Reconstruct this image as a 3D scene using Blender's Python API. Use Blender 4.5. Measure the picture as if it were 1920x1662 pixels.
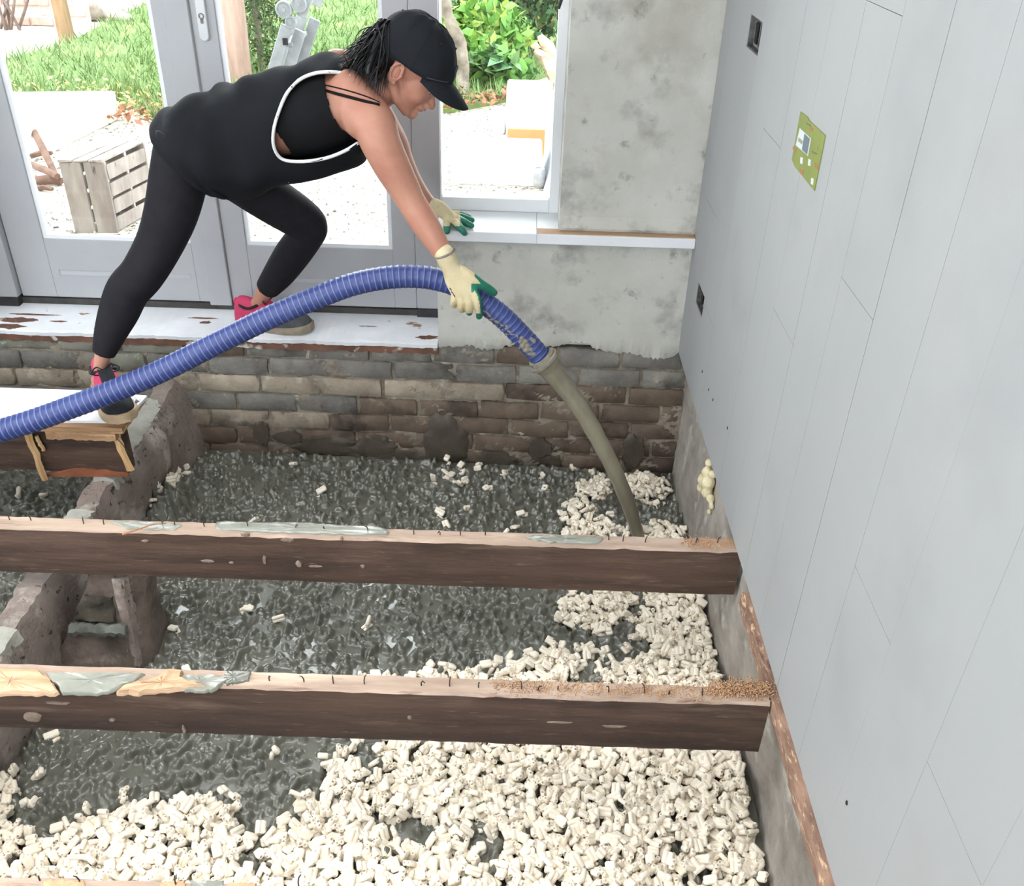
import bpy, bmesh, math, random
import numpy as np
from mathutils import Vector, Matrix
from mathutils.bvhtree import BVHTree

random.seed(7); rng = np.random.default_rng(7)
SC = bpy.context.scene; COL = SC.collection
for o in list(bpy.data.objects): bpy.data.objects.remove(o)

# ------------------------------------------------------------------ camera
CAM = np.array([0., 0., 1.5]); FPX = 1730.; PCX, PCY = 960., 831.
_p, _r = math.radians(32.7), math.radians(1.85)
FWD = np.array([0, math.cos(_p), -math.sin(_p)])
_r0 = np.array([1., 0, 0]); _u0 = np.cross(_r0, FWD)
RGT = math.cos(_r)*_r0 + math.sin(_r)*_u0
UPV = -math.sin(_r)*_r0 + math.cos(_r)*_u0
cd = bpy.data.cameras.new('camera'); cam = bpy.data.objects.new('camera', cd); COL.objects.link(cam)
cd.sensor_fit = 'HORIZONTAL'; cd.sensor_width = 36; cd.lens = FPX/1920*36; cd.clip_start = .02; cd.clip_end = 200
cam.matrix_world = Matrix(((RGT[0], UPV[0], -FWD[0], CAM[0]), (RGT[1], UPV[1], -FWD[1], CAM[1]), (RGT[2], UPV[2], -FWD[2], CAM[2]), (0, 0, 0, 1)))
SC.camera = cam

# ------------------------------------------------------------------ light
w = bpy.data.worlds.new('world'); SC.world = w; w.use_nodes = True
bg = w.node_tree.nodes['Background']; bg.inputs[0].default_value = (.90, .96, 1.0, 1); bg.inputs[1].default_value = 8.0
def area(name, loc, target, sx, sy, power, col=(1, 1, 1)):
    l = bpy.data.lights.new(name, 'AREA'); l.shape = 'RECTANGLE'; l.size = sx; l.size_y = sy; l.energy = power; l.color = col
    o = bpy.data.objects.new(name, l); COL.objects.link(o); o.location = loc
    o.rotation_euler = (Vector(target)-Vector(loc)).to_track_quat('-Z', 'Y').to_euler(); return o
area('front_fill', (-1.1, -1.85, 1.5), (-1.1, 3, .9), 2.6, 1.6, 6, (1, .99, .97))  # added fill lamp behind the camera, standing for unseen daylight
rl = area('overhead_fill', (-1.0, .9, 2.56), (-1.0, 1.0, 0), 1.8, 2.0, 27, (1, .98, .95)); rl.data.spread = math.radians(100)   # added lamp below the closed ceiling; narrow spread spares the walls
area('doorway_fill', (-.95, 3.34, 1.25), (-.9, 0, .5), 1.6, 1.9, 44, (1, 1, 1))  # added lamp just outside the doors, boosting daylight from the garden
SC.view_settings.view_transform = 'Standard'; SC.view_settings.look = 'None'
SC.view_settings.exposure = -0.14; SC.view_settings.gamma = 1.0; SC.view_settings.use_curve_mapping = False

# ------------------------------------------------------------------ helpers
def _ray(px, py): return FWD + RGT*(px-PCX)/FPX - UPV*(py-PCY)/FPX
def Y(px, py, y): d = _ray(px, py); return CAM + d*(y/d[1])
def Z(px, py, z): d = _ray(px, py); return CAM + d*((z-1.5)/d[2])
def Xp(px, py, x): d = _ray(px, py); return CAM + d*(x/d[0])
def depth(P): return float((np.asarray(P)-CAM) @ FWD)
def PR(px, py, y, rpx):                       # point and radius (metres) from a pixel radius
    P = Y(px, py, y); return P, rpx*depth(P)/FPX
def lin(c):
    return tuple(((v/255)/12.92 if v/255 <= .04045 else ((v/255+.055)/1.055)**2.4) for v in c)
def hsh(*a): return random.Random(repr(a))

def mesh_np(name, V, quads=None, tris=None, smooth=None, mats=None):
    me = bpy.data.meshes.new(name); V = np.asarray(V, np.float32)
    me.vertices.add(len(V)); me.vertices.foreach_set('co', V.ravel())
    ls = []; tot = []
    if quads is not None and len(quads): ls.append(np.asarray(quads, np.int32).ravel()); tot.append(np.full(len(quads), 4, np.int32))
    if tris is not None and len(tris): ls.append(np.asarray(tris, np.int32).ravel()); tot.append(np.full(len(tris), 3, np.int32))
    L = np.concatenate(ls); T = np.concatenate(tot); S = np.concatenate([[0], np.cumsum(T)[:-1]]).astype(np.int32)
    me.loops.add(len(L)); me.loops.foreach_set('vertex_index', L)
    me.polygons.add(len(T)); me.polygons.foreach_set('loop_start', S); me.polygons.foreach_set('loop_total', T)
    if mats is not None: me.polygons.foreach_set('material_index', np.asarray(mats, np.int32))
    me.update(calc_edges=True); me.validate()
    if smooth is not None:
        me.polygons.foreach_set('use_smooth', np.ones(len(T), bool))
        if smooth < 180: me.set_sharp_from_angle(angle=math.radians(smooth))
    return me

class MB:                                     # collects shapes, becomes ONE mesh
    def __init__(s): s.bm = bmesh.new(); s.mi = 0
    def _f(s, vs):
        try: f = s.bm.faces.new(vs); f.material_index = s.mi; return f
        except ValueError: return None
    def hexa(s, P):                           # 8 corners: bottom 4 ccw, top 4 ccw
        v = [s.bm.verts.new(p) for p in P]
        for q in ((3, 2, 1, 0), (4, 5, 6, 7), (0, 1, 5, 4), (1, 2, 6, 5), (2, 3, 7, 6), (3, 0, 4, 7)): s._f([v[i] for i in q])
        return v
    def box(s, x0, x1, y0, y1, z0, z1):
        return s.hexa([(x0, y0, z0), (x1, y0, z0), (x1, y1, z0), (x0, y1, z0), (x0, y0, z1), (x1, y0, z1), (x1, y1, z1), (x0, y1, z1)])
    def grid(s, rows, closed_u=False, cap=False):  # rows: list of lists of points
        R = [[s.bm.verts.new(p) for p in r] for r in rows]; n = len(R[0])
        for a, b in zip(R, R[1:]):
            for i in range(n if closed_u else n-1): s._f([a[i], a[(i+1) % n], b[(i+1) % n], b[i]])
        if cap:
            s._f(list(reversed(R[0]))); s._f(R[-1])
        return R
    def tube(s, pts, rad, seg=8, cap=True, flat=1.0):
        s.grid(loft_rows(pts, rad, seg, flat), True, cap)
    def bevel(s, w=.002, seg=1):
        bmesh.ops.bevel(s.bm, geom=list(s.bm.edges), offset=w, segments=seg, affect='EDGES', clamp_overlap=True)
    def jitter(s, a, seed=0):
        r = random.Random(repr(seed))
        for v in s.bm.verts: v.co += Vector((r.uniform(-a, a), r.uniform(-a, a), r.uniform(-a, a)))
    def mesh(s, name, smooth=None):
        bmesh.ops.recalc_face_normals(s.bm, faces=list(s.bm.faces))
        me = bpy.data.meshes.new(name); s.bm.to_mesh(me); s.bm.free()
        if smooth is not None:
            me.polygons.foreach_set('use_smooth', np.ones(len(me.polygons), bool))
            if smooth < 180: me.set_sharp_from_angle(angle=math.radians(smooth))
        return me
    def build(s, name, mat, parent=None, smooth=None, **k):
        return obj(name, s.mesh(name, smooth), mat, parent, **k)

def obj(name, me, mat=None, parent=None, label=None, cat=None, group=None, kind=None):
    o = bpy.data.objects.new(name, me); COL.objects.link(o)
    if mat is not None and me is not None and not len(me.materials):
        for m in (mat if isinstance(mat, (list, tuple)) else [mat]): me.materials.append(m)
    if parent: o.parent = parent
    if label: o['label'] = label
    if cat: o['category'] = cat
    if group: o['group'] = group
    if kind: o['kind'] = kind
    return o
def empty(name, label, cat, group=None, loc=None):
    o = bpy.data.objects.new(name, None); COL.objects.link(o); o.empty_display_size = .05
    o['label'] = label; o['category'] = cat
    if group: o['group'] = group
    return o
def struct(o, label=None):
    o['kind'] = 'structure'
    if label: o['label'] = label
    return o

def crom(P, n):                               # Catmull-Rom through rows of P, n samples per span
    P = np.asarray(P, float); Q = np.vstack([2*P[0]-P[1], P, 2*P[-1]-P[-2]]); out = []
    for i in range(1, len(Q)-2):
        for t in np.linspace(0, 1, n, endpoint=False):
            a, b, c, d = Q[i-1], Q[i], Q[i+1], Q[i+2]
            out.append(.5*((2*b)+(-a+c)*t+(2*a-5*b+4*c-d)*t*t+(-a+3*b-3*c+d)*t**3))
    out.append(P[-1]); return np.array(out)
def loft_rows(pts, rad, seg=12, flat=1.0, ref=(0, 1, 0), phase=0.0):
    pts = np.asarray(pts, float); n = len(pts); rad = np.asarray(rad, float)
    if rad.ndim == 0: rad = np.full(n, float(rad))
    if rad.ndim == 1: rad = np.stack([rad, rad*flat], 1)
    rows = []; ref = np.asarray(ref, float)
    T = np.gradient(pts, axis=0) if n > 2 else np.repeat([pts[1]-pts[0]], n, 0)
    for i in range(n):
        t = T[i]/(np.linalg.norm(T[i])+1e-12); rr = ref
        if abs(t @ rr) > .97: rr = np.array([1., 0, .2]); rr /= np.linalg.norm(rr)
        n2 = rr - t*(t @ rr); n2 /= np.linalg.norm(n2); n1 = np.cross(t, n2)
        a = np.arange(seg)*2*math.pi/seg+phase
        rows.append(pts[i] + np.outer(np.cos(a)*rad[i, 0], n1) + np.outer(np.sin(a)*rad[i, 1], n2))
    return rows
def round_ends(P, R, k=3, capk=1.0):                    # add hemispherical end rings to a loft
    P = np.asarray(P, float); R = np.asarray(R, float)
    if R.ndim == 1: R = np.stack([R, R], 1)
    def end(p, q, r):
        t = (p-q)/np.linalg.norm(p-q); m = r.min()*capk; A = []
        for j in range(1, k+1):
            a = j/k*math.pi/2*.96; A.append((p+t*m*math.sin(a), r*math.cos(a)))
        return A
    h = end(P[0], P[1], R[0])[::-1]; e = end(P[-1], P[-2], R[-1])
    return (np.array([a for a, _ in h]+list(P)+[a for a, _ in e]), np.array([b for _, b in h]+list(R)+[b for _, b in e]))

# ---- materials
MATS = {}
def pm(name, c1, c2=None, scale=8, rough=.6, bump=0.0, bscale=None, detail=6, lo=.35, hi=.65, stretch=None, world=False,
       stain=None, sscale=3, slo=.55, shi=.7, metal=0, spec=.4, rnd=0.0, coat=0.0, sdetail=8, sss=0):
    if name in MATS: return MATS[name]
    m = bpy.data.materials.new(name); m.use_nodes = True; nt = m.node_tree; N = nt.nodes; L = nt.links
    b = N['Principled BSDF']; b.inputs['Roughness'].default_value = rough; b.inputs['Metallic'].default_value = metal
    b.inputs['Specular IOR Level'].default_value = spec; b.inputs['Coat Weight'].default_value = coat
    if sss: b.inputs['Subsurface Weight'].default_value = sss; b.inputs['Subsurface Radius'].default_value = (.012, .005, .003); b.inputs['Subsurface Scale'].default_value = 1
    c1 = lin(c1)+(1,); c2 = lin(c2)+(1,) if c2 else c1
    if world: g = N.new('ShaderNodeNewGeometry'); co = g.outputs['Position']
    else: g = N.new('ShaderNodeTexCoord'); co = g.outputs['Object']
    if stretch:
        mp = N.new('ShaderNodeMapping'); mp.inputs['Scale'].default_value = stretch; L.new(co, mp.inputs['Vector']); co2 = mp.outputs[0]
    else: co2 = co
    def noise(vec, sc, det): 
        n = N.new('ShaderNodeTexNoise'); n.inputs['Scale'].default_value = sc; n.inputs['Detail'].default_value = det; n.inputs['Roughness'].default_value = .62
        L.new(vec, n.inputs['Vector']); return n.outputs['Fac']
    def ramp(f, a, bb, ca, cb):
        r = N.new('ShaderNodeValToRGB'); r.color_ramp.elements[0].position = a; r.color_ramp.elements[1].position = bb
        r.color_ramp.elements[0].color = ca; r.color_ramp.elements[1].color = cb; L.new(f, r.inputs['Fac']); return r.outputs['Color']
    col = ramp(noise(co2, scale, detail), lo, hi, c1, c2)
    if stain:
        st = stain if isinstance(stain[0], (tuple, list)) else [stain]
        for k, s in enumerate(st):
            mp = N.new('ShaderNodeMapping'); mp.inputs['Location'].default_value = (3.1+k*7, 1.7, 5.3*k); L.new(co2, mp.inputs['Vector'])
            sc = sscale if not isinstance(sscale, (list, tuple)) else sscale[k]
            a = slo if not isinstance(slo, (list, tuple)) else slo[k]; c = shi if not isinstance(shi, (list, tuple)) else shi[k]
            f = ramp(noise(mp.outputs[0], sc, sdetail), a, c, (0, 0, 0, 1), (1, 1, 1, 1))
            mx = N.new('ShaderNodeMix'); mx.data_type = 'RGBA'; L.new(f, mx.inputs['Factor']); L.new(col, mx.inputs['A']); mx.inputs['B'].default_value = lin(s)+(1,)
            col = mx.outputs['Result']
    if rnd:
        oi = N.new('ShaderNodeObjectInfo'); hs = N.new('ShaderNodeHueSaturation'); mr = N.new('ShaderNodeMapRange')
        mr.inputs['To Min'].default_value = 1-rnd; mr.inputs['To Max'].default_value = 1+rnd
        L.new(oi.outputs['Random'], mr.inputs['Value']); L.new(mr.outputs[0], hs.inputs['Value']); L.new(col, hs.inputs['Color']); col = hs.outputs[0]
    L.new(col, b.inputs['Base Color'])
    if bump:
        bn = N.new('ShaderNodeBump'); bn.inputs['Strength'].default_value = 1; bn.inputs['Distance'].default_value = bump
        L.new(noise(co2, bscale or scale*3, 8), bn.inputs['Height']); L.new(bn.outputs[0], b.inputs['Normal'])
    m['col'] = 1; MATS[name] = m; return m

M_paint = pm('white_paint', (226, 228, 230), (216, 219, 222), 3, .45, .0004, 60)
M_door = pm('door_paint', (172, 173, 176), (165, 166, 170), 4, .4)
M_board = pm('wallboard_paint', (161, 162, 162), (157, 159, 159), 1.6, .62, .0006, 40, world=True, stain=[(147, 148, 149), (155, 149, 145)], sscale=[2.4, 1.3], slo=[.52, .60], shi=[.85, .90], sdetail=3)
M_plaster = pm('old_plaster', (196, 195, 188), (182, 181, 173), 5, .85, .002, 30, world=True, stain=[(128, 126, 121), (164, 159, 148), (104, 101, 95)], sscale=[7, 2.2, 15], slo=[.51, .54, .60], shi=[.74, .72, .76], sdetail=10)
M_black = pm('black_seal', (34, 34, 36), (52, 52, 54), 20, .7)
M_sillw = pm('sill_paint', (228, 230, 234), (215, 218, 222), 4, .4, stain=(228, 205, 180), sscale=1.7, slo=.6, shi=.75)
M_sillb = pm('bare_sill', (190, 158, 128), (172, 140, 112), 14, .7, stretch=(1, 4, 1))
M_ledge = pm('chipped_ledge_paint', (226, 228, 232), (212, 214, 218), 6, .5, .001, 40, world=True, stain=[(150, 116, 96), (120, 96, 80)], sscale=[9, 20], slo=[.66, .69], shi=[.68, .71])
M_ledgew = pm('bare_ledge_wood', (122, 86, 70), (96, 68, 56), 14, .8, .002, 40, world=True, stain=(190, 186, 176), sscale=12, slo=.58, shi=.64)
M_mortar = pm('mortar', (150, 140, 126), (118, 108, 97), 14, .95, .006, 40, world=True, stain=[(72, 64, 57), (176, 168, 154)], sscale=[6, 11], slo=[.56, .6], shi=[.72, .7])
def glass():
    m = bpy.data.materials.new('window_glass'); m.use_nodes = True; nt = m.node_tree; nt.nodes.clear()
    o = nt.nodes.new('ShaderNodeOutputMaterial'); t = nt.nodes.new('ShaderNodeBsdfTransparent'); g = nt.nodes.new('ShaderNodeBsdfGlossy')
    fr = nt.nodes.new('ShaderNodeFresnel'); fr.inputs[0].default_value = 1.35; mx = nt.nodes.new('ShaderNodeMixShader')
    g.inputs['Roughness'].default_value = .02; t.inputs[0].default_value = (.95, .97, .96, 1)
    nt.links.new(fr.outputs[0], mx.inputs[0]); nt.links.new(t.outputs[0], mx.inputs[1]); nt.links.new(g.outputs[0], mx.inputs[2]); nt.links.new(mx.outputs[0], o.inputs[0]); return m
M_glass = glass()

# ================================================================== ROOM SHELL
XR = .585; YB = 2.97
# ---- right wall: vertical white boards over masonry
wr = MB(); wr.box(.605, .9, -2, 3.3, .01, 2.6)
wall_r = struct(wr.build('wall_right', pm('wall_core', (120, 118, 114))), 'right wall clad in white painted vertical boards')
OUT1 = (2.487, 2.632, 1.082, 1.160)           # socket holes: y0,y1,z0,z1
OUT2 = (2.672, 2.800, .275, .345)
def board(y0, y1, z0, z1, holes=()):
    m = MB(); x0, x1 = XR, XR+.02
    h = [q for q in holes if q[0] < y1 and q[1] > y0 and q[2] >= z0 and q[3] <= z1]
    if not h: m.box(x0, x1, y0, y1, z0, z1)
    else:
        a, b, c, d = h[0]; a = max(a, y0); b = min(b, y1)
        m.box(x0, x1, y0, y1, z0, c); m.box(x0, x1, y0, y1, d, z1)
        if a > y0: m.box(x0, x1, y0, a, c, d)
        if b < y1: m.box(x0, x1, b, y1, c, d)
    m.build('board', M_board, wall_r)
k = 0; y = 2.965; edge = [2.972]
while edge[-1] > -1.9: edge.append(1.758+.1832*round((edge[-1]-.1832*.99-1.758)/.1832))
splits = {0: 2.2, 1: .6, 2: .33, 3: 1.9, 4: .95, 5: 1.6, 6: .64, 7: 1.3, 8: .868, 9: 1.75, 10: .5}
gaps = [.0003, .0005, .0003, .0012, .0006, .0016, .0008, .0016, .0010, .0020, .001]
for i in range(len(edge)-1):
    g0 = gaps[i % len(gaps)]; g1 = gaps[(i+1) % len(gaps)]; s = splits.get(i, hsh(i).uniform(.3, 2))
    zb = .006 if i < 8 else 0.004
    H = [OUT1, OUT2]
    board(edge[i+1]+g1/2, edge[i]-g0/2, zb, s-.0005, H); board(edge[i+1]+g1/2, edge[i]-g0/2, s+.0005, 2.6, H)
M_steel = pm('galvanised_steel', (120, 122, 120), (70, 70, 68), 30, .5, metal=.6)
M_dark = pm('dark_cavity', (36, 35, 33), (20, 20, 20), 10, .9)
for nm, (a, b, c, d), lb in (('socket_box', OUT1, 'upper open socket box cut into white boarded wall'), ('socket_box', OUT2, 'lower open socket box in white boards below sill height')):
    root = empty(nm, lb, 'socket')
    m = MB(); m.box(XR+.016, XR+.0195, a, b, c, d); m.build('back_plate', pm('box_back', (140, 142, 140), (80, 80, 78), 60, .7), root)
    m = MB(); t = .004
    m.box(XR+.002, XR+.018, a+.0005, a+t, c+.0005, d-.0005); m.box(XR+.002, XR+.018, b-t, b-.0005, c+.0005, d-.0005)
    m.box(XR+.002, XR+.018, a+t, b-t, c+.0005, c+t); m.box(XR+.002, XR+.018, a+t, b-t, d-t, d-.0005)
    m.build('rim', M_steel, root)
    for f in (.30, .68):
        m = MB(); yc = a+(b-a)*f; m.box(XR+.010, XR+.0165, yc-.013, yc+.013, c+.013, d-.013); m.jitter(.002, f); m.bevel(.003); m.build('cable_slot', M_dark, root)
# green card fixed to the boards, with its printed panels
def CX(u, v, dx=0.): return Xp(1380+u/4.617, 20+v/4.617, XR-dx)
def cardquad(name, pts, dx, th, mat, parent, **k):
    m = MB(); A = [CX(u, v) for u, v in pts]; m.grid([[(XR-.0002 if dx == 0 else XR-dx+.0002, p[1], p[2]) for p in A], [(XR-dx-th, p[1], p[2]) for p in A]], True, True); return m.build(name, mat, parent, **k)
M_gc = pm('green_card', (128, 138, 62), (116, 126, 54), 14, .6, stain=(104, 116, 58), sscale=30, slo=.6, shi=.7)
gc = cardquad('green_card', [(565, 875), (625, 920), (640, 950), (780, 1080), (685, 1560), (555, 1400), (515, 1350), (490, 1290)], 0, .002, M_gc, None, label='olive green card with white and grey panels fixed on the white boards', cat='card')
M_cw = pm('card_white', (200, 204, 206)); M_cg = pm('card_grey', (96, 108, 120)); M_cr = pm('card_red', (176, 96, 66), (140, 110, 60), 60)
cardquad('white_panel', [(563, 1018), (658, 1108), (632, 1258), (528, 1165)], .0022, .0006, M_cw, gc); cardquad('grey_panel', [(606, 1066), (652, 1110), (628, 1248), (584, 1205)], .003, .0004, M_cg, gc)
cardquad('grey_panel', [(556, 1098), (590, 1130), (584, 1160), (549, 1128)], .003, .0004, pm('card_pale', (140, 146, 120)), gc)
for u, v in ((577, 1298), (645, 1315), (670, 1478)): cardquad('white_patch', [(u-8, v-30), (u+12, v-22), (u+8, v+32), (u-12, v+24)], .0022, .0005, M_cw, gc)
for u, v in ((662, 1025), (517, 1200), (580, 1395), (706, 1345)): cardquad('red_mark', [(u-14, v-26), (u+14, v-8), (u+10, v+26), (u-16, v+6)], .0022, .0004, M_cr, gc)
for u, v in ((640, 985), (690, 1230)): cardquad('dark_mark', [(u-22, v-14), (u+20, v+8), (u+16, v+16), (u-24, v-6)], .0022, .0004, pm('card_dark', (88, 98, 50)), gc)
for px, py in ((1317, 697), (1337, 750), (1329, 731), (1364, 803), (1588, 1506)):
    c = Xp(px, py, XR); m = MB(); m.grid([[(XR-dx, c[1]+r*math.cos(t), c[2]+r*1.3*math.sin(t)) for t in np.arange(8)*math.pi/4] for r, dx in ((.004, -.0005), (.0035, .0012), (.0012, .0004))], True, True); m.build('nail_hole', M_dark, wall_r)
# lower masonry face of the right wall
m = MB(); rows = []
ny, nz = 90, 16
for j in range(nz):
    z = -.62+.625*j/(nz-1); rows.append([(.628+.010*math.sin(3.1*yy+z*7)+.006*math.sin(17*yy+9*z)+random.uniform(-.003, .003)-.02*max(0, (z+.12))*2, yy, z) for yy in np.linspace(.2, 2.99, ny)])
m.grid(rows)
R = m.bm
m.box(.66, .9, .2, 3.3, -.62, .005)
M_render = pm('rendered_masonry', (182, 175, 166), (142, 134, 126), 6, .95, .005, 40, world=True, stain=[(206, 202, 194), (104, 95, 88)], sscale=[7, 3], slo=[.56, .55], shi=[.66, .75])
trim2 = struct(m.build('trim_2', M_render, smooth=40), 'rough rendered masonry below the white boards')
# timber plate along the foot of the boards
M_plate = pm('plate_wood', (160, 128, 108), (116, 88, 74), 9, .85, .003, 60, world=True, stain=[(206, 172, 140), (84, 64, 54)], sscale=[30, 8], slo=[.55, .6], shi=[.65, .7], stretch=(4, 1, 4))
m = MB(); rows = []
for yy in np.linspace(.55, 1.70, 60):
    j = lambda: random.uniform(-.0025, .0025)
    rows.append([(.566+j(), yy, -.034), (.566+j(), yy, -.004+j()), (.571+j(), yy, .001+j()), (.606, yy, .001), (.606, yy, -.034)])
m.grid(rows, True, True)
struct(m.build('trim_3', M_plate, smooth=50), 'thin timber strip with sawdust along the foot of the boards')

# ---- back wall
YW = 3.14
m = MB()
m.box(-.275, .60, YB+.002, 3.36, .02, .425)            # below the window
m.box(.133, .60, YB+.004, 3.36, .440, 2.6)             # pillar right of the window
m.box(-3.3, .60, YB, 3.36, 2.25, 2.6)                  # lintel
m.box(-3.3, -1.945, YB, 3.36, .02, 2.25)               # left of the doors
m.box(-3.3, .9, YB+.03, 3.36, -.65, -.005)             # core behind the bricks
wall_b = struct(m.build('wall_back', M_plaster), 'stained pale plaster wall with bare bricks at its foot')
# ragged lower edge of the plaster
m = MB(); xs = np.linspace(-.275, .585, 110); rows = [[], [], []]
for x in xs:
    zb = .004+.014*math.sin(9*x)+.010*math.sin(31*x+1)+random.uniform(-.006, .006)-.018*(x > -.1)*math.exp(-((x-.45)/.1)**2)
    rows[0].append((x, YB+.004, zb)); rows[1].append((x, YB-.003, zb+.006)); rows[2].append((x, YB+.0015, .055))
m.grid(rows); m.build('plaster_edge', M_plaster, wall_b, smooth=60)
# ragged plaster edge above the sill beside the window
m = MB(); xs = np.linspace(.133, .585, 60); rows = [[], [], []]
for x in xs:
    zb = .446+random.uniform(-.002, .004)
    rows[0].append((x, YB+.006, zb)); rows[1].append((x, YB-.004, zb+.003)); rows[2].append((x, YB+.0035, .49))
m.grid(rows); m.build('plaster_edge', M_plaster, wall_b, smooth=60)

# bricks
def brick_mesh(L, H, seed, name='brick'):
    r = random.Random(repr(seed)); m = MB(); m.box(-L/2, L/2, -.02, .03, -H/2, H/2)
    bmesh.ops.subdivide_edges(m.bm, edges=list(m.bm.edges), cuts=1)
    for v in m.bm.verts:
        c = sum(abs(abs(q)-h) < 1e-5 for q, h in zip(v.co, (L/2, .025, H/2)))
        v.co += Vector((r.uniform(-.004, .003), r.uniform(-.004, .004), r.uniform(-.003, .003)))
    m.bevel(.003)
    return m.mesh(name, 50)
M_brick = [pm('brick_grey', (136, 133, 126), (108, 105, 100), 9, .92, .005, 60, world=True, stain=[(160, 152, 138), (62, 56, 50)], sscale=[9, 4], slo=[.58, .52], shi=[.66, .72], rnd=.14),
           pm('brick_beige', (170, 158, 141), (138, 126, 111), 9, .92, .005, 60, world=True, stain=[(184, 176, 162), (80, 70, 62)], sscale=[9, 4], slo=[.58, .54], shi=[.66, .72], rnd=.12),
           pm('brick_damp', (120, 104, 90), (94, 81, 70), 7, .75, .004, 50, world=True, stain=[(142, 130, 114), (48, 43, 38)], sscale=[10, 3], slo=[.62, .5], shi=[.7, .62], rnd=.12),
           pm('brick_painted', (142, 142, 130), (118, 114, 105), 7, .9, .005, 50, world=True, stain=[(172, 190, 168), (86, 76, 66)], sscale=[7, 5], slo=[.50, .56], shi=[.54, .7], rnd=.1)]
bm_cache = {}
starts = [-.970, -.888, -.932, -.800, -.91, -.82, -.93]
for row in range(7):
    zc = -.036-row*.0758
    x = starts[row]-.2265*8; n = 0
    while x < .60:
        L = .214; xx = x
        if xx+L > .625: L = .625-xx
        if xx > -2.75 and L > .05:
            r = hsh(row, n); key = (round(L, 2), r.randrange(5))
            for mi in range(4):
                pass
            left = xx < -1.25
            if row >= 5: mi = 2
            elif row == 0: mi = 3 if left else (0 if r.random() < .6 else 2)
            elif row == 1: mi = 3 if (left and r.random() < .5) else 0
            elif row == 2: mi = 1 if xx < -.1 else 2
            elif row == 3: mi = (0 if xx < -.62 else 2)
            else: mi = 1 if (xx < -.75) else 2
            kk = key+(mi,)
            if kk not in bm_cache: bm_cache[kk] = brick_mesh(L, .066, key); bm_cache[kk].materials.append(M_brick[mi])
            o = bpy.data.objects.new('brick', bm_cache[kk]); COL.objects.link(o); o.parent = wall_b
            o.location = (xx+L/2, YB+.022+r.uniform(-.004, .004), zc+r.uniform(-.002, .002)); o.rotation_euler = (r.uniform(-.02, .02), r.uniform(-.01, .01), r.uniform(-.015, .015))
        x += .2265; n += 1
# rough mortar between the bricks
m = MB(); rows = []
for z in np.linspace(-.58, .0, 70):
    rows.append([(x, YB+.011+.004*math.sin(40*x+z*60)+.005*math.sin(13*x-9*z)+random.uniform(-.006, .004), z) for x in np.linspace(-2.8, .64, 330)])
m.grid(rows); o = m.build('mortar', M_mortar, wall_b, smooth=60)
# dark wet splashes thrown on the lower bricks
M_wet = pm('wet_slurry_film', (92, 84, 74), (74, 67, 59), 12, .45, .002, 60, world=True)
def splash(cx, cz, rx, rz, seed, parent, name='wet_splash'):
    r = random.Random(repr(seed)); m = MB(); n = 40; ph = [r.uniform(0, 6.28) for _ in range(4)]
    def rr(a): return 1+.10*math.sin(3*a+ph[0])+.07*math.sin(7*a+ph[1])+.05*math.sin(13*a+ph[2])
    rows = []
    for f, dy in ((0.02, -.0075), (.5, -.0072), (.85, -.006), (1, .012)):
        rows.append([(cx+rx*f*rr(a)*math.cos(a), YB+dy, cz+rz*f*rr(a)*math.sin(a)) for a in np.arange(n)*2*math.pi/n])
    m.grid(rows, True); m.build(name, M_wet, parent, smooth=60)
for a in (((830-60), 820, 50), ):
    pass
def WB(px, py): p = Y(px, py, YB-.006); return p[0], p[2]
for i, (px, py, rx, rz) in enumerate(((833, 830, .092, .13), (705, 840, .085, .055), (610, 838, .14, .045), (490, 815, .035, .06), (1187, 850, .045, .09), (1012, 842, .05, .05), (930, 862, .09, .03), (540, 822, .06, .03), (760, 862, .16, .04))):
    x, z = WB(px, py); splash(x, z, rx, rz, i, wall_b)

# ---- ledge in front of the doors
m = MB(); rows = []
for x in np.linspace(-2.05, -.277, 130):
    e = random.uniform(-.003, .003)+.003*math.sin(23*x); rows.append([(x, YB-.012+e, -.006), (x, YB-.014+e, .008), (x, YB-.008+e, .0125), (x, 3.21, .0125), (x, 3.21, -.006)])
m.grid(rows, True, True)
led = struct(m.build('trim_1', M_ledge, smooth=40), 'chipped white painted ledge in front of the glazed doors')
m = MB(); rows = []
for x in np.linspace(-2.05, -.277, 130):
    e = random.uniform(-.003, .003); rows.append([(x, YB-.006+e, -.032+random.uniform(-.006, .003)), (x, YB-.009+e, -.008), (x, 3.2, -.0065), (x, 3.2, -.032)])
m.grid(rows, True, True); m.build('bare_edge', M_ledgew, led, smooth=40)
# flaking paint chips on the ledge
for i, (px, py, rx, ry) in enumerate(((30, 600, .07, .02), (110, 603, .03, .006), (380, 597, .05, .006), (385, 605, .02, .012), (62, 590, .10, .006), (800, 633, .04, .016), (690, 612, .03, .004), (470, 606, .02, .01), (15, 612, .06, .02))):
    c = Z(px, py, .0127); r = random.Random(repr(i)); m = MB(); n = 22
    m.grid([[(c[0]+rx*f*(1+r.uniform(-.35, .35))*math.cos(a), c[1]+ry*f*(1+r.uniform(-.35, .35))*math.sin(a), .0125+dz) for a in np.arange(n)*6.2832/n] for f, dz in ((.05, .0012), (.9, .001), (1, -.001))], True)
    m.build('bare_patch', M_ledgew, led, smooth=60)

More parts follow.
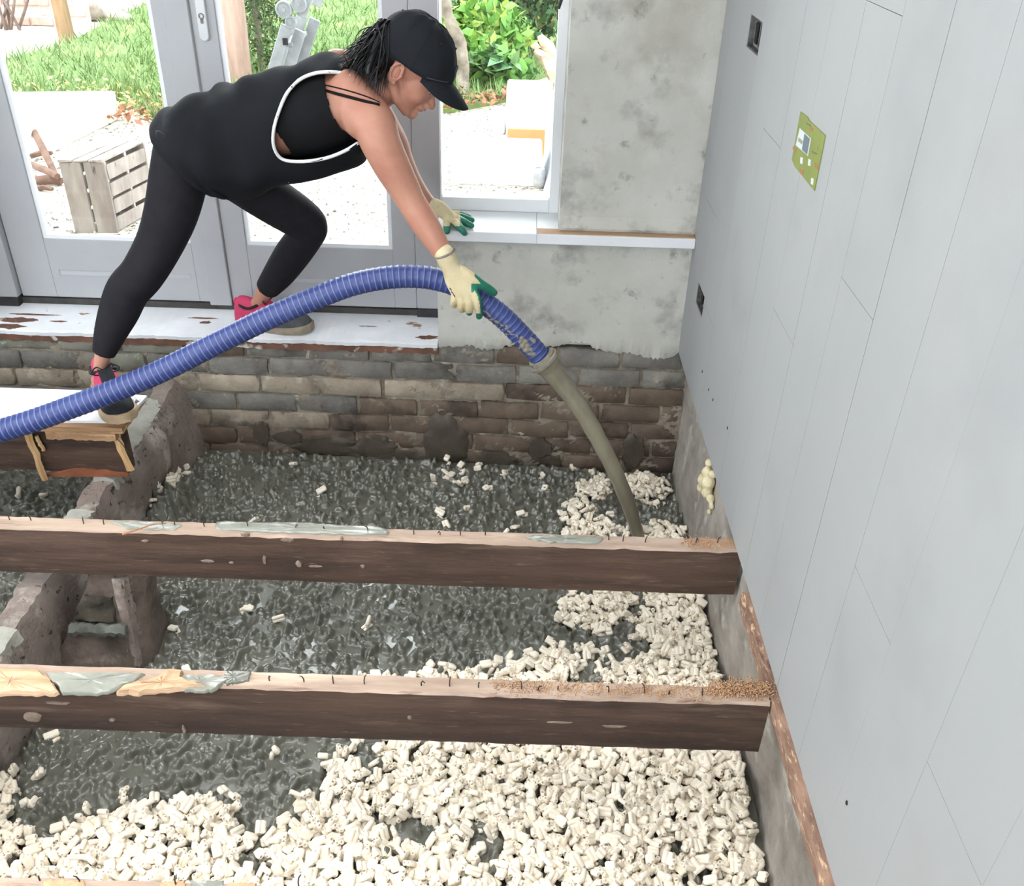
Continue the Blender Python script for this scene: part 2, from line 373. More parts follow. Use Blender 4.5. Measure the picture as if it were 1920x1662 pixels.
# ---- glazed doors
YD = 3.19
def zdoor(m, x0, x1, z0, z1, y0=YD, y1=YD+.05): m.box(x0, x1, y0, y1, z0, z1)
ZT = 2.17
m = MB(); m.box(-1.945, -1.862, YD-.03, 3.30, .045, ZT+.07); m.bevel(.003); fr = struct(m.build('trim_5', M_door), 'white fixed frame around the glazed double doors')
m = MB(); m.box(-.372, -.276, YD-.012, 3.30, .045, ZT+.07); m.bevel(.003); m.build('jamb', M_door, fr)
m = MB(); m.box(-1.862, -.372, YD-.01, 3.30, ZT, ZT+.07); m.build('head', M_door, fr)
m = MB(); m.box(-1.945, -1.862, YD-.035, 3.30, .0127, .045); m.build('foot_block', M_black, fr)
m = MB(); m.box(-.372, -.276, YD-.017, 3.30, .0127, .045); m.build('foot_block', M_black, fr)
m = MB(); m.box(-1.862, -.372, YD-.004, 3.30, .0127, .036); m.build('threshold', pm('threshold', (70, 68, 66), (48, 47, 46), 14, .7), fr)
def leaf(name, x0, x1, gx0, gx1, lb):
    z0 = .04
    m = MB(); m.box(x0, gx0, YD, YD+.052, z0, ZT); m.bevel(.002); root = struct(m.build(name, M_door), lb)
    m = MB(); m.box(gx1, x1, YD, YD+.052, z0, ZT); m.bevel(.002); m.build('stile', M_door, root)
    m = MB(); m.box(gx0, gx1, YD+.0005, YD+.0515, z0, .268)
    m.bevel(.0015); m.build('bottom_rail', M_door, root)
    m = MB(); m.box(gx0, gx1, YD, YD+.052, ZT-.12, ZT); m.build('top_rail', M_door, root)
    m = MB(); t = .014                                    # glazing bead
    for a in ((gx0, gx0+t, .268, ZT-.12), (gx1-t, gx1, .268, ZT-.12), (gx0+t, gx1-t, .268, .268+t), (gx0+t, gx1-t, ZT-.12-t, ZT-.12)):
        m.box(a[0], a[1], YD+.006, YD+.022, a[2], a[3])
    m.build('glazing_bead', M_paint, root)
    m = MB(); m.box(gx0+.004, gx1-.004, YD+.024, YD+.030, .272, ZT-.124); m.build('pane', M_glass, root)
    m = MB(); xa, xb = gx0+.03, gx1-.02                   # slot moulding low on the rail
    m.box(xa, xb, YD-.0015, YD+.001, .146, .149); m.box(xa, xb, YD-.0015, YD+.001, .128, .131); m.box(xa, xa+.003, YD-.0015, YD+.001, .128, .149)
    m.build('moulding', M_door, root)
    m = MB(); m.box(xa+.003, xb, YD-.0004, YD+.001, .131, .146); m.build('groove', pm('groove_paint', (176, 178, 182)), root)
    return root
d1 = leaf('door_1', -1.858, -1.072, -1.726, -1.190, 'left glazed leaf of the white double doors')
d2 = leaf('door_2', -1.066, -.374, -.987, -.456, 'right glazed leaf of the white double doors with lock plate')
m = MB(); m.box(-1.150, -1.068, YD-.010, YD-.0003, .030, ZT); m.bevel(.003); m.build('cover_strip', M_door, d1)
# lock plate
M_plate_w = pm('lock_plate_enamel', (206, 208, 210), (198, 200, 203), 8, .3)
m = MB(); rr = .016; n = 10; zc0, zc1 = .972, 1.21; xc = -1.030
ol = [(xc+rr*math.cos(a), zc1+rr*math.sin(a)) for a in np.linspace(0, math.pi, n)]+[(xc+rr*math.cos(a), zc0+rr*math.sin(a)) for a in np.linspace(math.pi, 2*math.pi, n)]
def outl(s, y): return [(xc+(x-xc)*s, y, zc0+.1+(z-zc0-.1)*(1-(1-s)*.2)) for x, z in ol]
m.grid([outl(1, YD-.0003), outl(1, YD-.008), outl(.86, YD-.011)], True, True)
lp = m.build('lock_plate', M_plate_w, d2, smooth=40)
m = MB(); c = Y(377, 30, YD-.012)
m.grid([[(c[0]+r*math.cos(a), y, c[2]+r*math.sin(a)) for a in np.arange(16)*math.pi/8] for r, y in ((.0085, YD-.011), (.0085, YD-.014), (.006, YD-.014), (.006, YD-.012))], True)
m.box(c[0]-.004, c[0]+.004, YD-.0135, YD-.011, c[2]-.022, c[2]-.006); m.build('key_cylinder', pm('cylinder_metal', (120, 118, 112), (84, 82, 78), 60, .35, metal=.8), lp, smooth=30)

# ---- window and sill
WX0, WX1 = -.276, .133
g0 = Y(829, 366, YW+.02); g1 = Y(1030, 373, YW+.02); gz = (g0[2]+g1[2])/2; gx0, gx1 = g0[0], g1[0]
m = MB(); m.box(WX0, gx0+.0, YW, YW+.06, .4402, 2.24); m.bevel(.002); win = struct(m.build('window_1', M_paint), 'white window frame to the right of the doors')
m = MB(); m.box(gx1, gx1+.035, YW, YW+.06, .4402, 2.24); m.bevel(.002); m.build('window_frame', M_paint, win)
m = MB(); m.box(gx0, gx1, YW, YW+.06, .4402, gz); m.bevel(.003); m.build('window_frame', M_paint, win)
m = MB(); m.box(gx0, gx1, YW, YW+.06, 2.17, 2.24); m.build('window_frame', M_paint, win)
m = MB(); m.box(gx0-.002, gx1+.002, YW+.026, YW+.032, gz-.003, 2.172); m.build('pane', M_glass, win)
m = MB(); m.box(gx1+.035, .1332, YB+.006, YW+.06, .4402, 2.24); m.build('reveal_lining', M_paint, win)
m = MB(); m.box(WX0, .06, 2.930, YW+.06, .405, .440); m.bevel(.002); sill = struct(m.build('trim_4', M_sillw), 'white fronted sill board below the window, its top coloured as glare')  # white is paint in front; on top it stands for window glare
m = MB(); m.box(.0601, .584, 2.930, 3.02, .405, .4385); m.bevel(.002); m.build('sill_end', M_sillw, sill)
m = MB(); m.box(.0605, .583, 2.937, 2.985, .4386, .4404); m.build('bare_strip', M_sillb, sill)
m = MB(); m.box(.0605, .1325, 2.985, YW, .425, .4400); m.build('sill_inner', M_sillw, sill)
# window stay hanging down
m = MB(); a = Y(1052, 0, YB+.05); m.tube([a+np.array([0, 0, .06]), a, Y(1048, 17, YB+.05)], [.006, .006, .003], 8); m.build('window_stay', M_black, win, smooth=40)

# ---- rest of the room (behind and beside the camera)
m = MB(); m.box(-3.4, -3.25, -2.1, 3.36, -.65, 0.0); m.box(-3.4, -3.25, -2.1, 3.36, 0, .6); m.box(-3.4, -3.25, -2.1, -.6, .6, 2.6); m.box(-3.4, -3.25, 1.8, 3.36, .6, 2.6); m.box(-3.4, -3.25, -.6, 1.8, 2.35, 2.6)
struct(m.build('wall_left', M_paint))
m = MB(); m.box(-3.4, .9, -2.1, -1.95, -.65, .6); m.box(-3.4, -2.5, -2.1, -1.95, .6, 2.6); m.box(.3, .9, -2.1, -1.95, .6, 2.6); m.box(-2.5, .3, -2.1, -1.95, 2.35, 2.6)
struct(m.build('wall_front', M_paint))
m = MB(); m.box(-3.4, .9, -2.1, 3.36, 2.6, 2.7); struct(m.build('ceiling', M_paint))
m = MB(); m.box(-3.4, .9, -2.1, .45, -.10, .0)
struct(m.build('floor', pm('floor_boards', (150, 126, 104), (122, 100, 82), 6, .8, stretch=(1, 6, 1))))
m = MB(); m.box(-3.4, .9, -2.1, 3.36, -.70, -.60); struct(m.build('ground', pm('pit_soil', (104, 98, 90), (78, 72, 66), 8, .95, .006, 30, world=True)), 'dark ground at the bottom of the pit')

# ================================================================== FLOOR: joists, sleeper wall, fill
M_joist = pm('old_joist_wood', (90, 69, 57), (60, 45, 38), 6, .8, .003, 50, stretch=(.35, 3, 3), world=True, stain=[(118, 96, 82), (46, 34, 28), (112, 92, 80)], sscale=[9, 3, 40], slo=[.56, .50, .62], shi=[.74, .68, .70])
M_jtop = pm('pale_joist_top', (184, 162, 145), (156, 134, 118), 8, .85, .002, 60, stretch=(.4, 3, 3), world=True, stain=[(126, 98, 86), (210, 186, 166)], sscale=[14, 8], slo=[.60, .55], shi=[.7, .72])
M_nail = pm('rusty_nail', (70, 50, 42), (46, 36, 32), 60, .7)
M_slurry = pm('wet_slurry', (116, 116, 106), (94, 94, 85), 9, .2, .0006, 60, spec=.6, coat=.5)
M_spl = pm('spilled_slurry', (150, 151, 140), (130, 131, 121), 9, .22, .001, 40, spec=.55, coat=.3)
M_fresh = pm('fresh_split_wood', (214, 180, 148), (188, 150, 116), 10, .8, .003, 40, stretch=(.3, 4, 4))
def joist(name, x0, x1, y0, y1, zb, lb, seed):
    r = random.Random(repr(seed)); n = max(8, int((x1-x0)/.03)); rows = []
    for x in np.linspace(x0, x1, n):
        j = lambda a: r.uniform(-a, a)
        e = .0015
        rows.append([(x, y0+j(e), zb), (x, y0+j(e), zb*.5), (x, y0-.001+j(e), -.006+j(.002)), (x, y0+.005+j(e), .0+j(.0012)), (x, (y0+y1)/2, j(.0012)), (x, y1-.004+j(e), j(.0012)), (x, y1+j(e), -.006), (x, y1, zb)])
    m = MB(); m.grid(rows, True, True)
    me = m.mesh(name, 40)
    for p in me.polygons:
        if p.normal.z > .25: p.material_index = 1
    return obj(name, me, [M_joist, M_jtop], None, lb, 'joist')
def nail_mesh(k):
    r = random.Random(repr(('nail', k))); L = r.uniform(.017, .032); a = r.uniform(0, 6.28); b = r.uniform(.1, .9)
    P = [(0, 0, -.01), (0, 0, L*.4), (b*L*.4*math.cos(a), b*L*.4*math.sin(a), L*.8), (b*L*1.1*math.cos(a), b*L*1.1*math.sin(a), L*(1-.4*b))]
    m = MB(); m.tube(P, [.0014, .0014, .0014, .0011], 6); me = m.mesh('nail', 60); me.materials.append(M_nail); return me
NAILS = [nail_mesh(k) for k in range(7)]
def nails(root, pts):
    for i, (px, py) in enumerate(pts):
        c = Z(px, py, 0.0); o = obj('nail', NAILS[i % 7], None, root); o.location = (c[0], c[1], 0); o.rotation_euler = (0, 0, i*1.3)
def flatblob(pts, z0, h, seed, rim=.6, n=56, drip=None):
    """low blob of poured stuff: outline (x,y) polygon smoothed and roughened"""
    r = random.Random(repr(seed)); P = np.asarray(pts, float); P = np.vstack([P, P[:1]])
    d = np.concatenate([[0], np.cumsum(np.linalg.norm(np.diff(P, axis=0), axis=1))]); t = np.linspace(0, d[-1], n, endpoint=False)
    O = np.stack([np.interp(t, d, P[:, 0]), np.interp(t, d, P[:, 1])], 1)
    O += np.array([[r.uniform(-1, 1), r.uniform(-1, 1)] for _ in range(n)])*.0025
    c = O.mean(0); rows = []
    for f, z in ((1, -.0015), (.985, h*.55), (.93, h*.95), (.6, h), (.02, h*.9)):
        rows.append([(c[0]+(o[0]-c[0])*(f if abs(f) < .97 else f), c[1]+(o[1]-c[1])*f, z0+z*(1+r.uniform(-.2, .2))) for o in O])
    return rows
j1 = joist('floor_joist', -2.6, .603, 1.857, 1.906, -.150, 'dark old floor joist crossing the pit just in front of the hose stream', 1)
j2 = joist('floor_joist', -2.6, .563, 1.350, 1.397, -.152, 'dark old floor joist with a splintered end nearer the camera', 2)
j3 = joist('floor_joist', -2.6, .590, .845, .915, -.150, 'floor joist whose pale top shows along the bottom edge of the photo', 3)
nails(j1, [(18, 975), (58, 976), (157, 982), (195, 984), (305, 985), (328, 986), (383, 988), (465, 990), (555, 993), (608, 995), (690, 998), (776, 1002), (825, 1003), (863, 1004), (910, 1004), (1141, 1013), (1168, 1015), (1210, 1017), (1305, 1018), (1345, 1019)])
nails(j2, [(505, 1277), (570, 1279), (625, 1282), (683, 1283), (790, 1286), (843, 1287), (897, 1290), (978, 1292), (1009, 1296), (1046, 1295), (1141, 1298), (1208, 1300), (1255, 1302), (1316, 1305)])
nails(j3, [(75, 1652), (150, 1655), (330, 1660), (560, 1661)])
def onj(pts): return [tuple(Z(px, py, 0.002)[:2]) for px, py in pts]
m = MB(); m.grid(flatblob(onj([(405, 980), (560, 982), (720, 990), (735, 1003), (640, 1003), (520, 1000), (430, 996), (400, 992)]), .0005, .006, 5), True, True); m.build('slurry_splash', M_spl, j1, smooth=60)
m = MB(); m.grid(flatblob(onj([(1000, 1004), (1100, 1006), (1135, 1010), (1120, 1021), (1030, 1018), (985, 1010)]), .0005, .004, 6), True, True); m.build('slurry_splash', M_spl, j1, smooth=60)
m = MB(); m.grid(flatblob(onj([(205, 976), (250, 978), (345, 984), (330, 994), (240, 992)]), .0005, .0025, 7), True, True); m.build('slurry_splash', M_spl, j1, smooth=60)
# dried runs on the front of the first joist
def run(root, y, px, py, w, h, seed, mat):
    r = random.Random(repr(seed)); c = Y(px, py, y); m = MB(); n = 14
    m.grid([[(c[0]+w*f*(1+r.uniform(-.3, .3))*math.cos(a), y-dy, c[2]+h*f*(1+r.uniform(-.3, .3))*math.sin(a)) for a in np.arange(n)*6.2832/n] for f, dy in ((.05, .003), (.8, .0028), (1, -.002))], True)
    m.build('dried_splash', mat, root, smooth=60)
M_dry = pm('dried_splash', (150, 134, 120), (118, 102, 90), 20, .9)
for i, a in enumerate(((390, 1052, .018, .004), (434, 1055, .006, .003), (496, 1050, .005, .014), (560, 1058, .008, .010), (590, 1062, .02, .003), (680, 1062, .006, .005), (272, 1014, .010, .004), (540, 1012, .020, .007), (460, 1003, .012, .006), (640, 1010, .004, .006))): run(j1, 1.8565, *a, i, M_dry)
for i, a in enumerate(((60, 1345, .02, .016), (110, 1318, .03, .004), (210, 1350, .006, .004), (768, 1345, .005, .006), (1050, 1354, .03, .003), (1150, 1362, .025, .003), (345, 1368, .004, .014))): run(j2, 1.3495, *a, ('b', i), M_dry)
# splintered left end of the second joist: paler fresh wood, slurry lying in it
def shard(root, pts, h, seed, mat, name):
    m = MB(); m.grid(flatblob(onj(pts), .0, h, seed, n=40), True, True); return m.build(name, mat, root, smooth=35)
shard(j2, [(-60, 1258), (75, 1260), (108, 1290), (112, 1304), (-60, 1304)], .012, 1, M_fresh, 'splintered_wood')
shard(j2, [(235, 1290), (290, 1278), (325, 1258), (345, 1262), (340, 1276), (385, 1290), (320, 1298), (260, 1303), (215, 1302)], .014, 2, M_fresh, 'splintered_wood')
shard(j2, [(85, 1263), (180, 1264), (272, 1266), (250, 1282), (200, 1302), (115, 1303), (105, 1285)], .008, 3, M_spl, 'slurry_splash')
shard(j2, [(345, 1268), (400, 1268), (430, 1275), (400, 1298), (350, 1298), (325, 1282)], .007, 4, M_spl, 'slurry_splash')
shard(j2, [(430, 1258), (470, 1262), (465, 1278), (425, 1284), (405, 1278)], .005, 9, M_slurry, 'slurry_splash')
M_st = pm('joist_patch', (206, 170, 134), (176, 140, 108), 10, .85)
shard(j3, [(80, 1650), (160, 1650), (155, 1680), (85, 1680)], .003, 11, M_st, 'splintered_wood')
shard(j3, [(300, 1655), (345, 1650), (350, 1690), (300, 1690)], .003, 12, M_st, 'splintered_wood')
shard(j3, [(430, 1656), (480, 1656), (480, 1690), (430, 1690)], .003, 13, M_st, 'splintered_wood')
shard(j3, [(355, 1652), (420, 1652), (420, 1690), (360, 1690)], .003, 14, M_spl, 'slurry_splash')
# twig of torn splinter sticking out of the first joist
m = MB(); m.tube([Z(230, 1002, 0.0), Z(250, 996, .012), Z(285, 984, .02), Z(312, 981, .012)], [.003, .0028, .002, .001], 6); m.build('splinter', pm('splinter_wood', (170, 124, 92), (136, 96, 70), 20, .8), j1, smooth=60)
# sawdust
M_saw = pm('sawdust', (216, 176, 138), (186, 142, 108), 40, .95, .003, 120)
def crumbs(name, pts, spread, n, lb, size=(.0012, .003), hump=0):
    V = []; F = []
    base = np.array([[1, 0, -.4], [-.5, .87, -.4], [-.5, -.87, -.4], [0, 0, 1]]); 
    for i in range(n):
        px, py = pts[rng.integers(len(pts))]; c = Z(px, py, 0.0); c = c+rng.normal(0, 1, 3)*np.array(spread); 
        c[2] = .001+hump*math.exp(-((px-1395)/40.)**2)*rng.random()
        s = rng.uniform(*size); a = rng.uniform(0, 6.28); R = np.array([[math.cos(a), -math.sin(a), 0], [math.sin(a), math.cos(a), 0], [0, 0, 1]])
        b = len(V); V += list((base*[1.6, .8, .7]*s) @ R.T + c); F += [(b, b+1, b+3), (b+1, b+2, b+3), (b+2, b, b+3), (b, b+2, b+1)]
    return obj(name, mesh_np(name, V, tris=F), M_saw, None, lb, 'sawdust', kind='stuff')
pts = [(x, 1279+(x-1000)*.026+10) for x in range(930, 1430, 12)]+[(x, 1293) for x in range(1340, 1440, 4)]*2
crumbs('sawdust', pts, (.012, .012, 0), 2600, 'pale sawdust scattered on the right end of the nearer full joist', hump=.012)
crumbs('sawdust', [(x, 1018) for x in range(1290, 1378, 5)], (.010, .012, 0), 500, 'orange sawdust on the far joist where it meets the white boards', hump=0)

# ---- remains of the old floor by the doors: cut joist, board and white laminate
fl = empty('floor_remnant', 'cut end of old floor with white laminate on a dark joist, under the rear shoe', 'floor remnant')
def rough_bar(m, x0, x1, y0, y1, z0, z1, seed, a=.003, cut=0.0):
    r = random.Random(repr(seed)); rows = []
    for x in np.linspace(x0, x1, 24):
        f = (x-x0)/(x1-x0); j = lambda: r.uniform(-a, a); e = cut if f > .999 else 0
        rows.append([(x-e+j()*.3, y0+j(), z0+j()), (x+j()*.3, y0+j(), z1+j()*.5), (x+j()*.3, y1+j(), z1+j()*.5), (x-e, y1+j(), z0+j())])
    m.grid(rows, True, True)
m = MB(); rough_bar(m, -2.6, -1.195, 2.362, 2.412, -.175, -.002, 'a', .0015); m.build('cut_joist', M_joist, fl, smooth=40)
M_floorb = pm('board_edge_wood', (186, 148, 110), (146, 110, 82), 8, .85, .003, 40, stretch=(.4, 4, 4), world=True, stain=[(112, 80, 60), (214, 180, 138)], sscale=[8, 5], slo=[.55, .55], shi=[.66, .7])
m = MB(); rough_bar(m, -2.6, -1.165, 2.318, 2.515, -.001, .018, 'b', .003); m.build('floor_board', M_floorb, fl, smooth=40)
m = MB(); rough_bar(m, -1.40, -1.19, 2.318, 2.362, -.028, -.001, 'c', .003); m.build('batten', M_floorb, fl, smooth=40)
m = MB(); r_ = random.Random('w'); m.box(-2.6, -1.362, 2.335, 2.52, .019, .029); m.bevel(.001); m.build('laminate', M_paint, fl)
m = MB(); m.hexa([(-1.3605, 2.335, .019), (-1.165, 2.345, .019), (-1.15, 2.50, .019), (-1.3605, 2.52, .019), (-1.3605, 2.335, .029), (-1.165, 2.345, .029), (-1.15, 2.50, .029), (-1.3605, 2.52, .029)]); m.bevel(.001); m.build('laminate', M_paint, fl)
M_stick = pm('split_stick', (212, 176, 128), (178, 138, 96), 12, .8, .002, 50, stretch=(4, 4, .5))
def stick(p0, p1, w, t, seed):
    m = MB(); r = random.Random(repr(seed)); p0 = np.array(p0); p1 = np.array(p1); P = [p0+(p1-p0)*f+np.array([r.uniform(-.003, .003), 0, 0]) for f in np.linspace(0, 1, 8)]
    m.tube(P, [[w*(1+r.uniform(-.2, .2)), t] for _ in P], 5); m.build('split_stick', M_stick, fl, smooth=35)
stick(Y(52, 812, 2.345), Y(86, 900, 2.345), .011, .008, 1); stick(Y(68, 818, 2.350), Y(82, 845, 2.35), .006, .006, 2); stick(Y(215, 812, 2.345), Y(245, 882, 2.345), .013, .008, 3)
m = MB(); rows = []
for f in np.linspace(0, 1, 20):
    p = Y(86+f*154, 888, 2.358); t = .010+.022*math.sin(f*3.1)*(.6+.4*random.random()); rows.append([(p[0], 2.357, p[2]-.012), (p[0], 2.354, p[2]-.012+t), (p[0], 2.3625, p[2]-.012+t), (p[0], 2.3625, p[2]-.012)])
m.grid(rows, True, True); m.build('torn_edge', pm('torn_wood', (176, 110, 78), (140, 84, 60), 14, .85, .003, 60), fl, smooth=40)
m = MB(); a = Y(215, 818, 2.33); b = Y(242, 850, 2.31); m.tube([a, (a+b)/2+np.array([0, 0, .004]), b], [.0015, .0015, .001], 6); m.build('nail', M_nail, fl)
# crumpled white scrap
m = MB(); c = Z(245, 768, .03); rows = []
for i in range(6):
    rows.append([(c[0]+(i-2.5)*.009+random.uniform(-.004, .004), c[1]+(j-2.5)*.014+random.uniform(-.004, .004), .032+random.uniform(0, .02)+.010*i*.3) for j in range(6)])
m.grid(rows); me = m.mesh('paper_scrap', 20); o = obj('paper_scrap', me, M_paint, None, 'crumpled white scrap beside the toe of the rear shoe', 'scrap')
md = o.modifiers.new('s', 'SOLIDIFY'); md.thickness = .0012

# ---- sleeper wall under the joists, and the pier beside it
M_conc = pm('sleeper_render', (166, 152, 144), (132, 119, 112), 8, .95, .008, 60, world=True, stain=[(192, 184, 174), (78, 68, 64)], sscale=[6, 34], slo=[.55, .60], shi=[.66, .66])
m = MB(); rows = []
ys = np.linspace(.7, 2.985, 110)
for y in ys:
    j = lambda a: random.uniform(-a, a); b = .007*math.sin(13*y)+.005*math.sin(29*y); q = max(0, (y-2.6)/.38); lump = .030*math.exp(-((y-2.62)/.16)**2)
    zt = -.205+.035*q*q
    rows.append([(-1.335+b+j(.003), y, -.56), (-1.325+b+j(.003), y, -.33), (-1.318+b+j(.004), y, zt-.008+j(.004)), (-1.285+j(.004), y, zt+j(.004)), (-1.252+b+lump*.4+j(.005), y, zt-.006+j(.005)), (-1.238+b+lump+.02*q+j(.006), y, zt-.06), (-1.238+b+lump*.8+.03*q+j(.006), y, -.36), (-1.258+b+.06*q*q, y, -.56)])
m.grid(rows, True, True)
sw = struct(m.build('wall_sleeper', M_conc, smooth=50), 'low rendered sleeper wall running from the back wall towards the camera')
M_cpale = pm('pale_mortar', (196, 196, 186), (172, 170, 160), 10, .95, .005, 60, world=True, stain=(130, 120, 112), sscale=14, slo=.60, shi=.68)
for i, (ya, yb, zz) in enumerate(((2.58, 2.86, .010), (2.36, 2.60, .014), (1.40, 1.70, .008), (2.02, 2.20, .008))):
    m = MB(); rows = []
    for y in np.linspace(ya, yb, 18):
        j = lambda a: random.uniform(-a, a); rows.append([(-1.322+j(.004), y, -.225), (-1.316+j(.005), y, -.205+zz+j(.003)), (-1.275+j(.004), y, -.203+zz+j(.003)), (-1.250+j(.008), y, -.208+zz*.4), (-1.244+j(.008), y, -.24)])
    m.grid(rows, True, True); m.build('mortar_cap', M_cpale, sw, smooth=45)
m = MB(); rows = []
for y in np.linspace(2.72, 2.99, 14):
    k = ((y-2.72)/.27)**1.6; j = lambda: random.uniform(-.006, .006)
    rows.append([(-1.25, y, -.20), (-1.238+.02*k+j(), y, -.25), (-1.225+.035*k+j(), y, -.36), (-1.22+.055*k, y, -.56), (-1.3, y, -.56)])
m.grid(rows, True, True); m.build('mortar_fillet', M_conc, sw, smooth=45)
# pier
pr = MB(); yb_, yf = 1.97, 1.845
def pier_ring(z, w0, w1, yf): return [(w0, yf, z), (w1, yf, z), (w1+.045, yf+.05, z), (w1+.035, 2.02, z), (w0, 2.02, z)]
rows = [pier_ring(-.56, -1.295, -1.045, 1.83), pier_ring(-.47, -1.275, -1.050, 1.835), pier_ring(-.36, -1.215, -1.055, 1.850), pier_ring(-.25, -1.16, -1.045, 1.865), pier_ring(-.19, -1.13, -1.03, 1.872), pier_ring(-.157, -1.12, -1.035, 1.885)]
pr.grid(rows, True, True)
bmesh.ops.subdivide_edges(pr.bm, edges=list(pr.bm.edges), cuts=3, use_grid_fill=True); pr.jitter(.0035, 4)
pier = pr.build('brick_pier', pm('pier_brick', (140, 126, 116), (108, 94, 86), 7, .95, .006, 45, world=True, stain=[(170, 160, 150), (58, 50, 45)], sscale=[8, 4], slo=[.60, .5], shi=[.7, .7]), None, label='short tapered brick pier under the far joist beside the sleeper wall', cat='pier', smooth=40)
M_pcem = pm('pier_cement', (120, 124, 116), (94, 96, 90), 10, .6, .004, 60)
m = MB(); rows = []
for f in np.linspace(0, 1, 14):
    x = -1.20+.155*f; rows.append([(x, 1.832, -.352+random.uniform(-.008, .008)), (x, 1.826, -.335+random.uniform(-.006, .006)), (x, 1.838, -.315+random.uniform(-.008, .008)), (x, 1.87, -.33)])
m.grid(rows, True, True); m.build('cement_lip', M_pcem, pier, smooth=45)
m = MB(); m.hexa([(-1.185, 1.846, -.31), (-1.075, 1.846, -.31), (-1.075, 1.88, -.31), (-1.185, 1.88, -.31), (-1.150, 1.858, -.235), (-1.072, 1.858, -.235), (-1.072, 1.9, -.235), (-1.15, 1.9, -.235)]); bmesh.ops.subdivide_edges(m.bm, edges=list(m.bm.edges), cuts=4, use_grid_fill=True); m.jitter(.007, 2); m.build('recess_shade', pm('recess_shade_paint', (84, 78, 68), (58, 53, 46), 12, .9, .004, 50), pier, smooth=60)  # raised dark block; its colour stands for shade in a hollow
m = MB(); m.hexa([(-1.06, 1.838, -.50), (-1.04, 1.84, -.50), (-1.03, 1.875, -.50), (-1.06, 1.88, -.50), (-1.062, 1.868, -.175), (-1.032, 1.868, -.175), (-1.02, 1.89, -.175), (-1.06, 1.9, -.175)])
bmesh.ops.subdivide_edges(m.bm, edges=list(m.bm.edges), cuts=4, use_grid_fill=True); m.jitter(.004, 8); m.build('mortar_edge', M_conc, pier, smooth=40)

# ---- the fill: slurry-coated bed and cream pellets
ZF = -.472
def poly(pts, z=ZF): return np.array([Z(px, py, z)[:2] for px, py in pts])
def inside(P, pg):
    x, y = P[:, 0], P[:, 1]; n = len(pg); c = np.zeros(len(P), bool); j = n-1
    for i in range(n):
        xi, yi = pg[i]; xj, yj = pg[j]
        cond = ((yi > y) != (yj > y)) & (x < (xj-xi)*(y-yi)/(yj-yi+1e-12)+xi); c ^= cond; j = i
    return c
CREAM = [poly(p) for p in (
    [(640, 1400), (720, 1392), (720, 1290), (1480, 1300), (1500, 1760), (430, 1760), (445, 1660), (500, 1570), (530, 1545), (600, 1490), (610, 1440)],
    [(-700, 1700), (-700, 1575), (0, 1568), (60, 1560), (180, 1530), (300, 1490), (390, 1490), (450, 1535), (480, 1560), (440, 1620), (430, 1760)],
    [(-60, 1440), (30, 1445), (45, 1500), (30, 1530), (-60, 1530)],
    [(1045, 1125), (1120, 1105), (1180, 1110), (1190, 1130), (1160, 1180), (1110, 1190), (1060, 1170)],
    [(1215, 1105), (1340, 1105), (1380, 1300), (1100, 1300), (1140, 1268), (1190, 1230), (1250, 1215), (1190, 1190), (1200, 1150)],
    [(960, 1245), (1000, 1225), (1080, 1210), (1150, 1215), (1090, 1245), (1040, 1300), (700, 1300), (690, 1262), (940, 1262)],
    [(1165, 890), (1190, 875), (1235, 880), (1256, 905), (1240, 930), (1190, 925)],
    [(1095, 905), (1120, 880), (1150, 885), (1150, 910), (1110, 930), (1090, 960), (1140, 975), (1165, 1010), (1060, 1010), (1055, 975), (1075, 930)],
    [(1190, 985), (1240, 975), (1290, 1000), (1300, 1030), (1190, 1030)],
    [(300, 905), (325, 885), (330, 850), (350, 850), (345, 880), (330, 930), (310, 962), (265, 980), (275, 940)],
)]
GREYIN = [poly(p) for p in ([(660, 1405), (720, 1395), (715, 1440), (680, 1460)], [(690, 1530), (760, 1510), (830, 1560), (800, 1600), (740, 1580)], [(870, 1560), (930, 1545), (950, 1620), (920, 1640), (890, 1600)],
    [(1290, 1640), (1340, 1630), (1345, 1662), (1290, 1662)], [(1130, 1470), (1180, 1465), (1190, 1500), (1150, 1520)])]
def creamp(P):
    c = np.zeros(len(P), bool)
    for pg in CREAM: c |= inside(P, pg)
    for pg in GREYIN: c &= ~inside(P, pg)
    return c
def fnoise(x, y, k): return (np.sin(x*11*k+1.3)*np.sin(y*13*k+.7)+.6*np.sin(x*23*k+y*17*k)+.4*np.sin(y*37*k-x*29*k))/2.
def bed(x, y): return ZF+.010*fnoise(x, y, .5)-.045*np.clip((y-2.2)/.77, 0, 1)**2*np.clip((x+.6)/1.2, 0, 1)+.10*np.exp(-((x+1.20)/.06)**2)*np.exp(-((y-2.58)/.16)**2)
